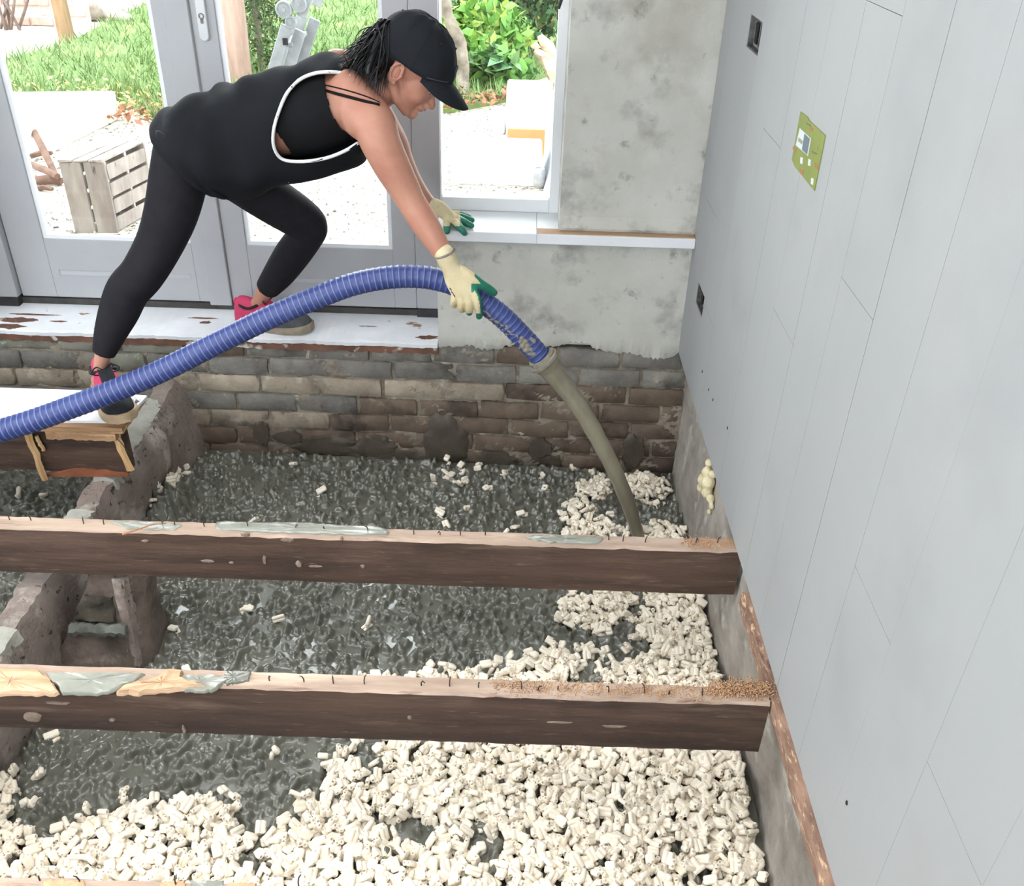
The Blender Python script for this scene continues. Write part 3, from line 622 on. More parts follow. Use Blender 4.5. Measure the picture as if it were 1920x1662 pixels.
# candidate pellet sites
sp = .0215; X0, X1, Y0, Y1 = -2.5, .625, .84, 2.965
gx = np.arange(X0, X1, sp); gy = np.arange(Y0, Y1, sp*.9)
S = np.array([(x+(.5*sp if j % 2 else 0), y) for j, y in enumerate(gy) for x in gx]); S += rng.uniform(-.4, .4, S.shape)*sp
S = S[(S[:, 0] < .618) & (S[:, 0] > X0) & (S[:, 1] < 2.955)]
S = S[~((S[:, 0] > -1.325) & (S[:, 0] < -1.235))]
S = S[~((S[:, 1] > 1.82) & (S[:, 1] < 2.03) & (S[:, 0] > -1.29) & (S[:, 0] < -1.01))]
C0 = creamp(S)
flip = rng.random(len(S)); isc = C0.copy()
jig = creamp(S+rng.normal(0, .022, S.shape)); isc = np.where(flip < .75, jig, C0)
isc &= ~((rng.random(len(S)) < .03)); 
zoneB = (S[:, 1] > 1.39) & (S[:, 1] < 1.9) & (S[:, 0] > -.1) & (rng.random(len(S)) < .16); isc |= zoneB
zoneC = (S[:, 1] < 1.36) & (rng.random(len(S)) < .03); zoneA = (S[:, 1] > 2.5) & (S[:, 0] > -.3) & (rng.random(len(S)) < .03); isc |= zoneC | zoneA
isc |= (rng.random(len(S)) < .004)
# slurry-coated bed as one fine relief
gs = .0038
NX = int((X1+.02-X0)/gs); NY = int((Y1+.01-Y0)/gs); HX = X0+np.arange(NX)*gs; HY = Y0+np.arange(NY)*gs
GXX, GYY = np.meshgrid(HX, HY); base = bed(GXX, GYY); H = base-.030
for (x, y), c in zip(S, isc):
    if rng.random() < (.85 if c else .38): continue
    a = rng.uniform(0, 3.14); L = rng.uniform(.011, .019); Wd = rng.uniform(.0085, .013); ix, iy = int((x-X0)/gs), int((y-Y0)/gs); R = 6
    s0, s1, t0, t1 = max(ix-R, 0), min(ix+R+1, NX), max(iy-R, 0), min(iy+R+1, NY)
    if s1 <= s0 or t1 <= t0: continue
    dx = GXX[t0:t1, s0:s1]-x; dy = GYY[t0:t1, s0:s1]-y; u = (dx*math.cos(a)+dy*math.sin(a)); v = (-dx*math.sin(a)+dy*math.cos(a))
    d = (np.abs(u/L)**3+np.abs(v/Wd)**3)**(1/3.)
    top = float(bed(x, y))+rng.uniform(-.006, .011); hh = top+u*rng.uniform(-.55, .55)+v*rng.uniform(-.45, .45)-.024*np.clip(d, 0, 2)**5
    sub = H[t0:t1, s0:s1]; np.maximum(sub, hh, out=sub)
Hs = H.copy()
for _ in range(1):
    Hs[1:-1] = (Hs[:-2]+2*Hs[1:-1]+Hs[2:])/4; Hs[:, 1:-1] = (Hs[:, :-2]+2*Hs[:, 1:-1]+Hs[:, 2:])/4
lev = base-.0155+.006*fnoise(GXX, GYY, .8)
cg = creamp(np.stack([GXX.ravel(), GYY.ravel()], 1)).reshape(GXX.shape); lev = np.where(cg, base-.040, lev)
for _ in range(4): lev[1:-1, 1:-1] = (lev[:-2, 1:-1]+lev[2:, 1:-1]+lev[1:-1, :-2]+lev[1:-1, 2:]+lev[1:-1, 1:-1])/5
k_ = .004; Hf = np.maximum(Hs, lev)+k_*.25*np.clip(1-np.abs(Hs-lev)/k_, 0, 1)**2
idx = np.arange(NX*NY).reshape(NY, NX); q = np.stack([idx[:-1, :-1], idx[:-1, 1:], idx[1:, 1:], idx[1:, :-1]], -1).reshape(-1, 4)
obj('slurry_bed', mesh_np('slurry_bed', np.stack([GXX, GYY, Hf], -1).reshape(-1, 3), quads=q, smooth=180), M_slurry, None, 'wet grey slurry covering the pellets between the joists', 'slurry', kind='stuff')

# pellet meshes: short twin-barrel tubes (figure-eight section) with two holes
def pellet_geo(L, r, c, hole, bend, ends=True):
    aL = np.radians([50, 90, 130, 180, 230, 270, 310]); left = [(-c+r*math.cos(a), r*math.sin(a)) for a in aL]
    wst = .5*r; ringL = [(0, wst)]+left+[(0, -wst)]                       # 9 points
    holeL = [(-c+hole*math.cos(a), hole*math.sin(a)) for a in np.radians([20, 50, 90, 130, 180, 230, 270, 310, 340])]
    ringR = [(-x, y) for x, y in ringL]; holeR = [(-x, y) for x, y in holeL]
    V = []; F = []
    def add(ps, z, s=1.0):
        b = len(V)
        for x, y in ps:
            V.append((z, x*s+bend*(z/L)**2*4, y*s)); 
        return b
    zs = [(-L/2, .66), (-L/2+.0010, .86), (-L/2+.0034, 1.0), (L/2-.0034, 1.0), (L/2-.0010, .86), (L/2, .66)]
    for ring, hol, fl in ((ringL, holeL, 0), (ringR, holeR, 1)):
        R = [add(ring, z, s) for z, s in zs]; n = 9
        for a, b in zip(R, R[1:]):
            for i in range(n-1): f = (a+i, a+i+1, b+i+1, b+i); F.append(f if fl else f[::-1])
        h0 = add(hol, -L/2); h1 = add(hol, L/2); hm0 = add(hol, -L/2+.006, .8); hm1 = add(hol, L/2-.006, .8)
        for i in range(n):
            j = (i+1) % n
            f = (R[0]+i, R[0]+j, h0+j, h0+i); F.append(f[::-1] if fl else f)
            f = (R[-1]+i, R[-1]+j, h1+j, h1+i); F.append(f if fl else f[::-1])
            f = (h0+i, h0+j, hm0+j, hm0+i); F.append(f[::-1] if fl else f)
            f = (h1+i, h1+j, hm1+j, hm1+i); F.append(f if fl else f[::-1])
        for a, fl2 in ((hm0, fl), (hm1, 1-fl)):
            F.append((a, a+1, a+7, a+8)); F.append((a+1, a+2, a+6, a+7)); F.append((a+2, a+3, a+5, a+6)); F.append((a+3, a+4, a+5, a+5))
    Fq = [f for f in F if len(set(f)) == 4]; Ft = [tuple(dict.fromkeys(f)) for f in F if len(set(f)) == 3]
    return np.array(V), np.array(Fq), np.array(Ft)
M_pel = pm('cream_foam', (255, 248, 234), (252, 240, 220), 60, .65, .0006, 300, world=True, stain=(230, 216, 190), sscale=18, slo=.60, shi=.75)
VAR = [pellet_geo(L*1.1, r*.94, c*.94, h*1.12, b) for L, r, c, h, b in ((.024, .0070, .0066, .0030, .001), (.030, .0064, .0064, .0034, .002), (.019, .0074, .0068, .0026, 0), (.027, .0070, .0072, .0036, -.003), (.034, .0062, .0062, .0028, .003), (.021, .0068, .0074, .0038, .001))]
VMESH = []
for i, (v, q4, t3) in enumerate(VAR):
    me = mesh_np('foam_pellet', v, quads=q4, tris=t3, smooth=80); me.materials.append(M_pel); VMESH.append(me)
def eul(a, b, c):
    ca, sa, cb, sb, cc, sc = math.cos(a), math.sin(a), math.cos(b), math.sin(b), math.cos(c), math.sin(c)
    return np.array([[cc, -sc, 0], [sc, cc, 0], [0, 0, 1]]) @ np.array([[cb, 0, sb], [0, 1, 0], [-sb, 0, cb]]) @ np.array([[1, 0, 0], [0, ca, -sa], [0, sa, ca]])
P = []
for (x, y), c in zip(S, isc):
    if not c: continue
    zb = float(bed(x, y))+(.004 if True else 0)
    P.append((x, y, zb+rng.uniform(-.008, .010), 1))
    if rng.random() < .9: P.append((x+rng.uniform(-.012, .012), y+rng.uniform(-.012, .012), zb-.016+rng.uniform(-.006, .004), 0))
heap = [((1210, 900), .05, .030), ((1330, 1120), .06, .02), ((1120, 1130), .05, .018), ((1300, 1420), .2, .015)]
out = []
for x, y, z, t in P:
    for (px, py), rr, hh in heap:
        c = Z(px, py, ZF); z += hh*math.exp(-((x-c[0])**2+(y-c[1])**2)/rr**2)
    if x > .605: x = .605
    out.append((x, y, z, t))
d2c = np.array([((x-CAM[0])**2+(y-CAM[1])**2+(z-CAM[2])**2)+(9 if (t == 0) else 0)+(9 if not (.93 < y < 1.31 and x > -.9) else 0) for x, y, z, t in out]); order = np.argsort(d2c); near = set(order[:300].tolist())
BV = {i: [] for i in range(6)}
for i, (x, y, z, t) in enumerate(out):
    k = int(rng.integers(6)); tilt = rng.normal(0, .5); roll = rng.normal(0, .6) if rng.random() < .75 else rng.uniform(0, 3.14); yaw = rng.uniform(0, 6.28)
    if rng.random() < .14: tilt = rng.uniform(.9, 1.5)
    if i in near:
        o = obj('foam_pellet', VMESH[k], None, None, 'cream twin-barrel foam pellet lying loose among those nearest the camera', 'pellet', 'foam pellets nearest the camera')
        o.location = (x, y, z); o.rotation_euler = (roll, tilt, yaw)
    else: BV[k].append((x, y, z, roll, tilt, yaw))
AV, AQ, AT, nb = [], [], [], 0
for k in range(6):
    v, q4, t3 = VAR[k]
    for x, y, z, a, b, c in BV[k]:
        AV.append(v @ eul(a, b, c).T+[x, y, z]); AQ.append(q4+nb); AT.append(t3+nb); nb += len(v)
obj('foam_pellets', mesh_np('foam_pellets', np.concatenate(AV), quads=np.concatenate(AQ), tris=np.concatenate(AT), smooth=80), M_pel, None, 'loose cream foam pellets filling the pit between the joists', 'pellets', kind='stuff')
print('PELLETS', len(out), 'verts', nb)
# expanding foam blob on the right masonry
def lumpy(name, pts, rads, mat, lb, cat, vox=.006):
    m = MB()
    for p, r in zip(pts, rads):
        g = bmesh.ops.create_icosphere(m.bm, subdivisions=2, radius=r, matrix=Matrix.Translation(Vector(p)))
    me = m.mesh(name, 180); o = obj(name, me, mat, None, lb, cat); md = o.modifiers.new('r', 'REMESH'); md.mode = 'VOXEL'; md.voxel_size = vox; md.use_smooth_shade = True; ms = o.modifiers.new('s', 'SMOOTH'); ms.iterations = 8; ms.factor = .6
    return o
fp = [Xp(px, py, .612) for px, py in ((1330, 868), (1326, 885), (1322, 900), (1328, 905), (1318, 915), (1326, 925), (1332, 935), (1334, 950), (1330, 960), (1336, 890))]
lumpy('foam_blob', fp, [.016, .02, .026, .024, .022, .02, .016, .012, .012, .016], pm('set_foam', (232, 222, 188), (212, 198, 158), 30, .8, .003, 60), 'pale yellow lump of set foam stuck on the masonry below the boards', 'foam')


# ================================================================== PERSON
M_skin = pm('skin', (188, 138, 117), (174, 121, 102), 9, .5, .0003, 120, sss=.12)
M_leg = pm('legging_jersey', (31, 30, 35), (25, 24, 29), 30, .85, .0003, 300, spec=.25)
M_top = pm('black_cotton', (25, 27, 32), (18, 20, 24), 8, .9, .0006, 40, spec=.2, stain=(42, 45, 52), sscale=6, slo=.60, shi=.80)
M_bra = pm('black_sports_knit', (20, 20, 23), (16, 16, 18), 30, .9, spec=.2)
M_trim = pm('white_binding', (228, 228, 228), (214, 214, 214), 30, .7)
M_hair = pm('black_hair', (18, 17, 20), (10, 10, 12), 30, .38, spec=.55)
M_cap = pm('cap_twill', (29, 32, 38), (22, 25, 30), 6, .85, .0006, 200, spec=.25)
M_glove = pm('cream_knit_glove', (214, 202, 168), (196, 180, 142), 14, .9, .0012, 220, stain=[(150, 128, 92), (118, 112, 100)], sscale=[16, 30], slo=[.58, .66], shi=[.72, .74])
M_green = pm('green_rubber', (40, 132, 104), (28, 104, 84), 14, .45, .001, 120, stain=(96, 104, 92), sscale=18, slo=.62, shi=.75)
M_pink = pm('pink_mesh', (196, 62, 100), (178, 52, 88), 20, .75, .0005, 300)
M_shoeb = pm('black_mesh', (32, 34, 38), (24, 25, 28), 20, .8, .0005, 300)
M_sole = pm('tan_sole', (196, 172, 142), (166, 142, 114), 12, .8, .001, 60)
M_soled = pm('muddy_sole', (150, 138, 120), (112, 104, 92), 12, .8, .001, 60)
M_lace = pm('black_lace', (26, 26, 28), (18, 18, 20), 40, .8)
LOFT_SEG = 28
def loft_add(m, nodes, seg=LOFT_SEG, n=6, caps=True, grow=0.0, refy=(0, 1, 0), capk=1.0):
    """nodes: (point, a, b): a = half width seen from the camera, b = half depth"""
    P = crom([nd[0] for nd in nodes], n); R = crom([(nd[1]+grow, nd[2]+grow) for nd in nodes], n); R = np.maximum(R, .001)
    if caps: P, R = round_ends(P, R, 4, capk)
    m.grid(loft_rows(P, R, seg, ref=refy), True, True)
def nd(px, py, y, rpx, bfac=1.0, bm_=None):
    p, r = PR(px, py, y, rpx); return (p, r, bm_ if bm_ is not None else r*bfac)
def remesh(name, m, vox, mat, parent=None, smooth_it=6, fac=.5, post=None, **k):
    me = m.mesh(name, 180); o = obj(name, me, None); md = o.modifiers.new('r', 'REMESH'); md.mode = 'VOXEL'; md.voxel_size = vox; md.use_smooth_shade = True
    sm = o.modifiers.new('s', 'SMOOTH'); sm.iterations = smooth_it; sm.factor = fac
    dg = bpy.context.evaluated_depsgraph_get(); me2 = bpy.data.meshes.new_from_object(o.evaluated_get(dg)); me2.name = name
    bpy.data.objects.remove(o)
    me2.polygons.foreach_set('use_smooth', np.ones(len(me2.polygons), bool)); me2.materials.clear()
    return obj(name, me2, mat, parent, **k)

# --- pose: joints read off in the picture, each at its own depth (y)
YH, YRL, YLL = 2.69, 2.60, 2.80          # hips, right (near) leg, left leg
rleg = [nd(352, 262, YRL+.02, 58, .95), nd(338, 320, YRL, 54), nd(322, 395, YRL-.01, 49), nd(300, 455, YRL-.03, 43), nd(268, 512, YRL-.06, 40), nd(240, 545, YRL-.075, 39), nd(223, 585, YRL-.095, 36), nd(207, 625, YRL-.115, 29), nd(194, 664, YRL-.13, 20.5), nd(189, 680, YRL-.13, 17.5), nd(185, 704, YRL-.125, 15)]
lleg = [nd(395, 285, YLL-.02, 56, .95), nd(440, 325, YLL, 49), nd(505, 372, YLL+.03, 44), nd(556, 405, YLL+.06, 40), nd(578, 424, YLL+.08, 36), nd(572, 444, YLL+.10, 33), nd(549, 476, YLL+.14, 33), nd(524, 512, YLL+.18, 29), nd(502, 540, YLL+.215, 22.5), nd(489, 558, YLL+.235, 17.5), nd(476, 580, YLL+.25, 15)]
torso = [nd(338, 276, YH, 50, bm_=.135), nd(355, 270, YH, 60, bm_=.160), nd(385, 262, YH, 68, bm_=.170), nd(440, 252, YH-.005, 68, bm_=.145), nd(500, 237, YH-.01, 68, bm_=.130), nd(560, 218, YH-.015, 72, bm_=.140), nd(612, 202, YH-.02, 74, bm_=.150), nd(660, 186, YH-.025, 66, bm_=.140), nd(700, 172, YH-.03, 44, bm_=.095)]
YRS, YLS = 2.545, 2.825
rarm = [nd(672, 208, YRS+.05, 44), nd(700, 232, YRS+.005, 42), nd(714, 268, YRS-.015, 38), nd(735, 312, YRS-.02, 34.5), nd(757, 352, YRS-.02, 30), nd(772, 380, YRS-.025, 27), nd(789, 408, YRS-.035, 27), nd(808, 438, YRS-.05, 24.5), nd(826, 468, YRS-.063, 19.5), nd(836, 484, YRS-.07, 16.5), nd(846, 502, YRS-.075, 11, .7)]
larm = [nd(655, 140, YLS-.03, 40), nd(676, 155, YLS+.01, 38), nd(704, 212, YLS+.05, 32), nd(736, 268, YLS+.08, 29), nd(750, 300, YLS+.10, 25), nd(768, 335, YLS+.125, 21), nd(794, 370, YLS+.15, 15), nd(812, 388, YLS+.165, 13)]
neck = [nd(690, 175, YH-.03, 44), nd(715, 165, YH-.03, 36), nd(735, 152, YH-.03, 33), nd(755, 135, YH-.03, 34)]
# head frame: O at the ear, f forward, u up, s towards the camera
HO = Y(746, 138, YH-.03-.072); HO = HO+np.array([0, .072, 0])
HS = depth(HO)/FPX
_e = (np.array([.81, -.58]));                                                 # picture direction of 'forward'
def pix_dir(a, b): v = RGT*a+UPV*b; return v
def _pxof(P): d = P-CAM; z = d @ FWD; return np.array([PCX+FPX*(d @ RGT)/z, PCY-FPX*(d @ UPV)/z])
_b0 = _pxof(HO); _J = np.stack([(_pxof(HO+np.array([.01, 0, 0]))-_b0)/.01, (_pxof(HO+np.array([0, 0, .01]))-_b0)/.01], 1)
def xz_dir(a, b): v = np.linalg.solve(_J, [a, b]); v = np.array([v[0], 0, v[1]]); return v/np.linalg.norm(v)
hs = np.array([0., -1, 0]); hf = xz_dir(.78, .62); hu = xz_dir(.62, -.78); hu = hu-hf*(hu @ hf); hu /= np.linalg.norm(hu)
def HP(f, u, s=0.): return HO+hf*f+hu*u+hs*s
HB = Matrix(((hf[0], hs[0], hu[0]), (hf[1], hs[1], hu[1]), (hf[2], hs[2], hu[2])))
def ell(m, f, u, s, rf, rs, ru, rot=0., sub=3):
    M4 = Matrix.Translation(Vector(HP(f, u, s))) @ (HB @ Matrix.Rotation(rot, 3, 'Y')).to_4x4() @ Matrix.Diagonal((rf, rs, ru, 1))
    bmesh.ops.create_icosphere(m.bm, subdivisions=sub, radius=1, matrix=M4)
def htube(m, pts, rad, seg=10):
    P, R = round_ends([HP(*p) for p in pts], rad); m.grid(loft_rows(P, R, seg), True, True)
body = MB()
loft_add(body, rleg[1:], grow=-.008, capk=.6); loft_add(body, lleg[1:], grow=-.008, capk=.6); loft_add(body, torso[2:], grow=-.014, capk=.35); loft_add(body, rarm); loft_add(body, larm); loft_add(body, neck)
# shoulder blade, collar and chest masses
loft_add(body, [nd(640, 175, YRS+.06, 50, .6), nd(690, 222, YRS+.02, 46, .9)]); loft_add(body, [nd(625, 132, YLS-.06, 40, .7), nd(665, 140, YLS-.01, 42, .9)])
# feet inside the shoes
loft_add(body, [nd(184, 712, YRL-.125, 13), nd(200, 745, YRL-.16, 11), nd(222, 775, YRL-.20, 9)]); loft_add(body, [nd(474, 588, YLL+.25, 13), nd(500, 600, YLL+.25, 11), nd(560, 608, YLL+.25, 9)])
# head
ell(body, .000, .048, 0, .098, .075, .088)                    # cranium
ell(body, .052, .000, 0, .058, .060, .078)                    # face
ell(body, .040, -.045, 0, .052, .052, .040, .35)              # jaw
htube(body, [(.0, -.030, .054), (.035, -.062, .044), (.078, -.082, .018), (.090, -.083, 0), (.078, -.082, -.018), (.035, -.062, -.044), (.0, -.030, -.054)], [.014, .015, .014, .016, .014, .015, .014])
ell(body, .092, -.078, 0, .016, .018, .016)                   # chin
ell(body, .062, -.022, .036, .034, .020, .028); ell(body, .062, -.022, -.036, .034, .020, .028)   # cheeks
ell(body, .086, .022, 0, .020, .046, .012)                    # brow
htube(body, [(.100, .010, 0), (.112, -.012, 0), (.124, -.030, 0)], [.0075, .0085, .0100])          # nose
ell(body, .113, -.034, .010, .010, .008, .0075); ell(body, .113, -.034, -.010, .010, .008, .0075)
ell(body, .100, -.046, 0, .014, .026, .013)                   # mouth mound
htube(body, [(.096, -.046, .020), (.1105, -.0445, .006), (.1105, -.0445, -.006), (.096, -.046, -.020)], [.003, .0048, .0048, .003])
htube(body, [(.094, -.055, .018), (.1075, -.0560, .006), (.1075, -.0560, -.006), (.094, -.055, -.018)], [.003, .0056, .0056, .003])
for sg in (1, -1):                                            # ears
    ell(body, -.004, -.002, .072*sg, .013, .006, .026, .25)
    a = np.linspace(-2.4, 2.7, 12); htube(body, [(-.006+.0155*math.cos(t+1.9), .002+.029*math.sin(t+1.9), (.078)*sg) for t in a], [.0042]*12, 8)
    ell(body, .004, -.026, .073*sg, .007, .005, .008)
person = remesh('person', body, .0038, M_skin, smooth_it=5, fac=.45, label='woman in black cap, top and leggings bending over to steer a blue hose', cat='person')
PER = person
# face colouring parts
def facepart(name, pts, rad, mat):
    m = MB(); htube(m, pts, rad, 8); return m.build(name, mat, PER, smooth=180)
M_lip = pm('lip', (188, 112, 104), (176, 100, 94), 40, .45); M_eyew = pm('eye_white', (226, 222, 216)); M_iris = pm('iris', (52, 38, 30), None, 8, .2)
facepart('lips', [(.097, -.0495, .019), (.1105, -.0495, .007), (.1125, -.0497, 0), (.1105, -.0495, -.007), (.097, -.0495, -.019)], [.0016, .0036, .0042, .0036, .0016], M_lip)
for sg in (1, -1):
    m = MB(); ell(m, .0865, .004, .030*sg, .0125, .0125, .0118); e = m.build('eye', M_eyew, PER, smooth=180)
    m = MB(); ell(m, .0955, .001, .0315*sg, .0042, .0055, .0058); m.build('iris', M_iris, e, smooth=180)
    facepart('eyelashes', [(.086, .0075, .042*sg), (.0985, .0075, .034*sg), (.1005, .0065, .024*sg)], [.0012, .0018, .0012], M_lace)
    facepart('eyelid', [(.084, .0105, .043*sg), (.0960, .0105, .034*sg), (.0985, .0095, .022*sg)], [.002, .0045, .003], M_skin)
    facepart('eyebrow', [(.082, .022, .046*sg), (.0985, .027, .034*sg), (.1045, .023, .016*sg)], [.0014, .0026, .0022], M_hair)
# leggings
lg = MB(); loft_add(lg, rleg[:9], grow=.0, capk=.03); loft_add(lg, lleg[:9], grow=.0, capk=.03)
loft_add(lg, [nd(336, 280, YH, 50, bm_=.135), nd(354, 272, YH, 59, bm_=.162), nd(385, 262, YH, 66, bm_=.165), nd(430, 252, YH, 60, bm_=.14)], grow=-.001, capk=.4)
loft_add(lg, [nd(350, 290, YRL+.04, 58), nd(410, 300, YLL-.03, 56)])
leg_o = remesh('leggings', lg, .0052, M_leg, PER, smooth_it=6, fac=.45)
# shirt
shirt_nodes = [nd(352, 300, YH, 82, bm_=.176), nd(372, 288, YH, 88, bm_=.180), nd(400, 275, YH, 94, bm_=.180), nd(440, 268, YH-.005, 100, bm_=.168), nd(490, 254, YH-.01, 98, bm_=.150), nd(545, 236, YH-.015, 99, bm_=.150), nd(600, 221, YH-.02, 101, bm_=.157), nd(640, 203, YH-.022, 98, bm_=.150), nd(668, 192, YH-.025, 84, bm_=.140), nd(694, 180, YH-.028, 62, bm_=.110), nd(708, 172, YH-.03, 50, bm_=.085)]
Pn = crom([a[0] for a in shirt_nodes], 16); Rn = crom([(a[1], a[2]) for a in shirt_nodes], 16)
# tilt the first rings so the hem follows the hips
SEG = 140; rows = loft_rows(Pn, Rn, SEG); rows = np.array(rows)
ang = np.arange(SEG)*2*math.pi/SEG
T0 = (Pn[-1]-Pn[0])/np.linalg.norm(Pn[-1]-Pn[0])
up_side = np.array([(r-Pn[0]) @ UPV for r in rows[0]]); up_side /= np.abs(up_side).max()
for i in range(40):                                        # hem slants: the back sits further up the hip than the front
    f = (1-i/40.)**1.2; rows[i] += np.outer(f*(-.030*np.clip(up_side, 0, 1)+.050*np.clip(-up_side, 0, 1)), T0)
# belly side hangs forward; soft folds
for i in range(len(rows)):
    t = i/len(rows)
    for j in range(SEG):
        v = rows[i, j]-Pn[i]; n_ = v/np.linalg.norm(v)
        fold = .0062*math.sin(9*t*6.28+3*math.cos(ang[j]*2)+1.5*math.sin(ang[j]*3))*max(0, math.cos((t-.33)*4.2))*max(.15, up_side[j])+.004*math.sin(17*t+5*ang[j])+.003*math.sin(31*t-4*ang[j])
        rows[i, j] += n_*fold
nr = len(rows); idx = np.arange(nr*SEG).reshape(nr, SEG)
Q = np.stack([idx[:-1], np.roll(idx[:-1], -1, 1), np.roll(idx[1:], -1, 1), idx[1:]], -1).reshape(-1, 4)
VS = rows.reshape(-1, 3)
def proj_np(V):
    d = V-CAM; z = d @ FWD; return np.stack([PCX+FPX*(d @ RGT)/z, PCY-FPX*(d @ UPV)/z], 1)
def inside2(P, pg): return inside(P, np.asarray(pg, float))
ARM = crom([(610, 136), (585, 139), (560, 151), (540, 172), (525, 203), (514, 238), (512, 268), (520, 290), (536, 301), (570, 303), (610, 297), (645, 284), (668, 270), (690, 262), (735, 250), (760, 210), (722, 190), (690, 166), (664, 147), (640, 137), (610, 136)], 4)
ctr = VS[Q].mean(1); uvp = proj_np(ctr); ymid = YH-.02
pj = proj_np(VS)
m0 = inside2(uvp, ARM) & (ctr[:, 1] < ymid)
m0g = m0.reshape(nr-1, SEG)
near_side = (np.arange(SEG)); 
# mirrored cut on the far side: same ring, mirrored angle
mir = m0g[:, (SEG-1-np.arange(SEG)+0) % SEG]
c_y = ctr[:, 1].reshape(nr-1, SEG)
if (mir & m0g).sum() > .2*m0g.sum(): mir = m0g[:, (SEG//2-1-np.arange(SEG)) % SEG]
cut = m0g | (mir & (c_y > ymid))
keep = ~cut.reshape(-1)
top_o = obj('tank_top', mesh_np('tank_top', VS, quads=Q[keep], smooth=180), M_top, PER)
md = top_o.modifiers.new('t', 'SOLIDIFY'); md.thickness = .003; md.offset = -1
bv_full = BVHTree.FromPolygons([tuple(v) for v in VS], [tuple(q) for q in Q])
def cast(px, py, bv):
    h = bv.ray_cast(Vector(CAM), Vector(_ray(px, py)).normalized()); return None if h[0] is None else np.array(h[0])
def trim_curve(pts, bv, r, name, mat, parent, lift=.0):
    H = [cast(px, py, bv) for px, py in pts]; H = [h for h in H if h is not None]
    K = crom(H, 3); K = K-np.array([0, lift, 0]); m = MB(); m.tube(K, r, 8); return H, m.build(name, mat, parent, smooth=180)
armp = [(712, 178), (700, 170), (664, 147), (640, 137), (612, 135), (585, 139), (560, 151), (540, 172), (525, 203), (514, 238), (512, 268), (520, 290), (536, 301), (570, 303), (610, 297), (645, 284), (672, 268)]
Hh, tr = trim_curve(armp, bv_full, .0048, 'armhole_trim', M_trim, top_o)
mirp = [np.array([h[0], 2*ymid-h[1], h[2]]) for h in Hh]
snap = []
for p in mirp:
    q_ = bv_full.find_nearest(Vector(p)); snap.append(np.array(q_[0]))
m = MB(); m.tube(crom(snap, 3), .0048, 8); m.build('armhole_trim', M_trim, top_o, smooth=180)
snap = [np.array(bv_full.find_nearest(Vector(Y(px, py, YH+.03)))[0]) for px, py in ((566, 121), (585, 116), (612, 112), (640, 110), (655, 108))]
m = MB(); m.tube(crom(snap, 4), .0042, 8); m.build('armhole_trim', M_trim, top_o, smooth=180)
# hem stitching band
m = MB(); m.tube(np.vstack([rows[3], rows[3][:1]])*1.0, .0028, 6, cap=False); m.build('hem', M_top, top_o, smooth=180)
# pale print on the front of the shirt, seen edge-on under the belly
for a, b, wd in (((508, 357), (534, 347), .008), ((536, 345), (556, 338), .006)):
    pa, pb = cast(a[0], a[1]-3, bv_full), cast(b[0], b[1]-3, bv_full)
    if pa is not None and pb is not None:
        K = [pa+(pb-pa)*f-FWD*.002 for f in np.linspace(0, 1, 6)]; m = MB(); m.tube(K, [[wd*.4, .002], [wd*.8, .002], [wd*.55, .002], [wd*.7, .002], [wd*.4, .002], [.001, .001]], 6); m.build('print', M_trim, top_o, smooth=60)
# sports bra
bra_nodes = torso[3:8]; Pb = crom([a[0] for a in bra_nodes], 30); Rb = crom([(a[1]-.002, a[2]-.002) for a in bra_nodes], 30)
rb = np.array(loft_rows(Pb, Rb, 220)); nb_, sb = rb.shape[:2]; VB = rb.reshape(-1, 3); ib = np.arange(nb_*sb).reshape(nb_, sb)
QB = np.stack([ib[:-1], np.roll(ib[:-1], -1, 1), np.roll(ib[1:], -1, 1), ib[1:]], -1).reshape(-1, 4); cb_ = VB[QB].mean(1); pb_ = proj_np(cb_)
BR = [(505, 100), (604, 100), (606, 140), (612, 178), (622, 215), (640, 243), (668, 268), (680, 330), (560, 330), (545, 285), (520, 250), (500, 230)]
kb = inside2(pb_, BR); bra = obj('sports_bra', mesh_np('sports_bra', VB, quads=QB[kb], smooth=180), M_bra, PER); md = bra.modifiers.new('t', 'SOLIDIFY'); md.thickness = .0025; md.offset = 1
bvb = BVHTree.FromObject(person, bpy.context.evaluated_depsgraph_get())
for pts, r in (([(604, 168), (625, 174), (655, 182), (685, 190), (712, 197)], .0042), ([(604, 158), (630, 164), (660, 172), (690, 182), (712, 192)], .0018)):
    trim_curve(pts, bvb, r, 'shoulder_strap', M_bra, bra, .001)
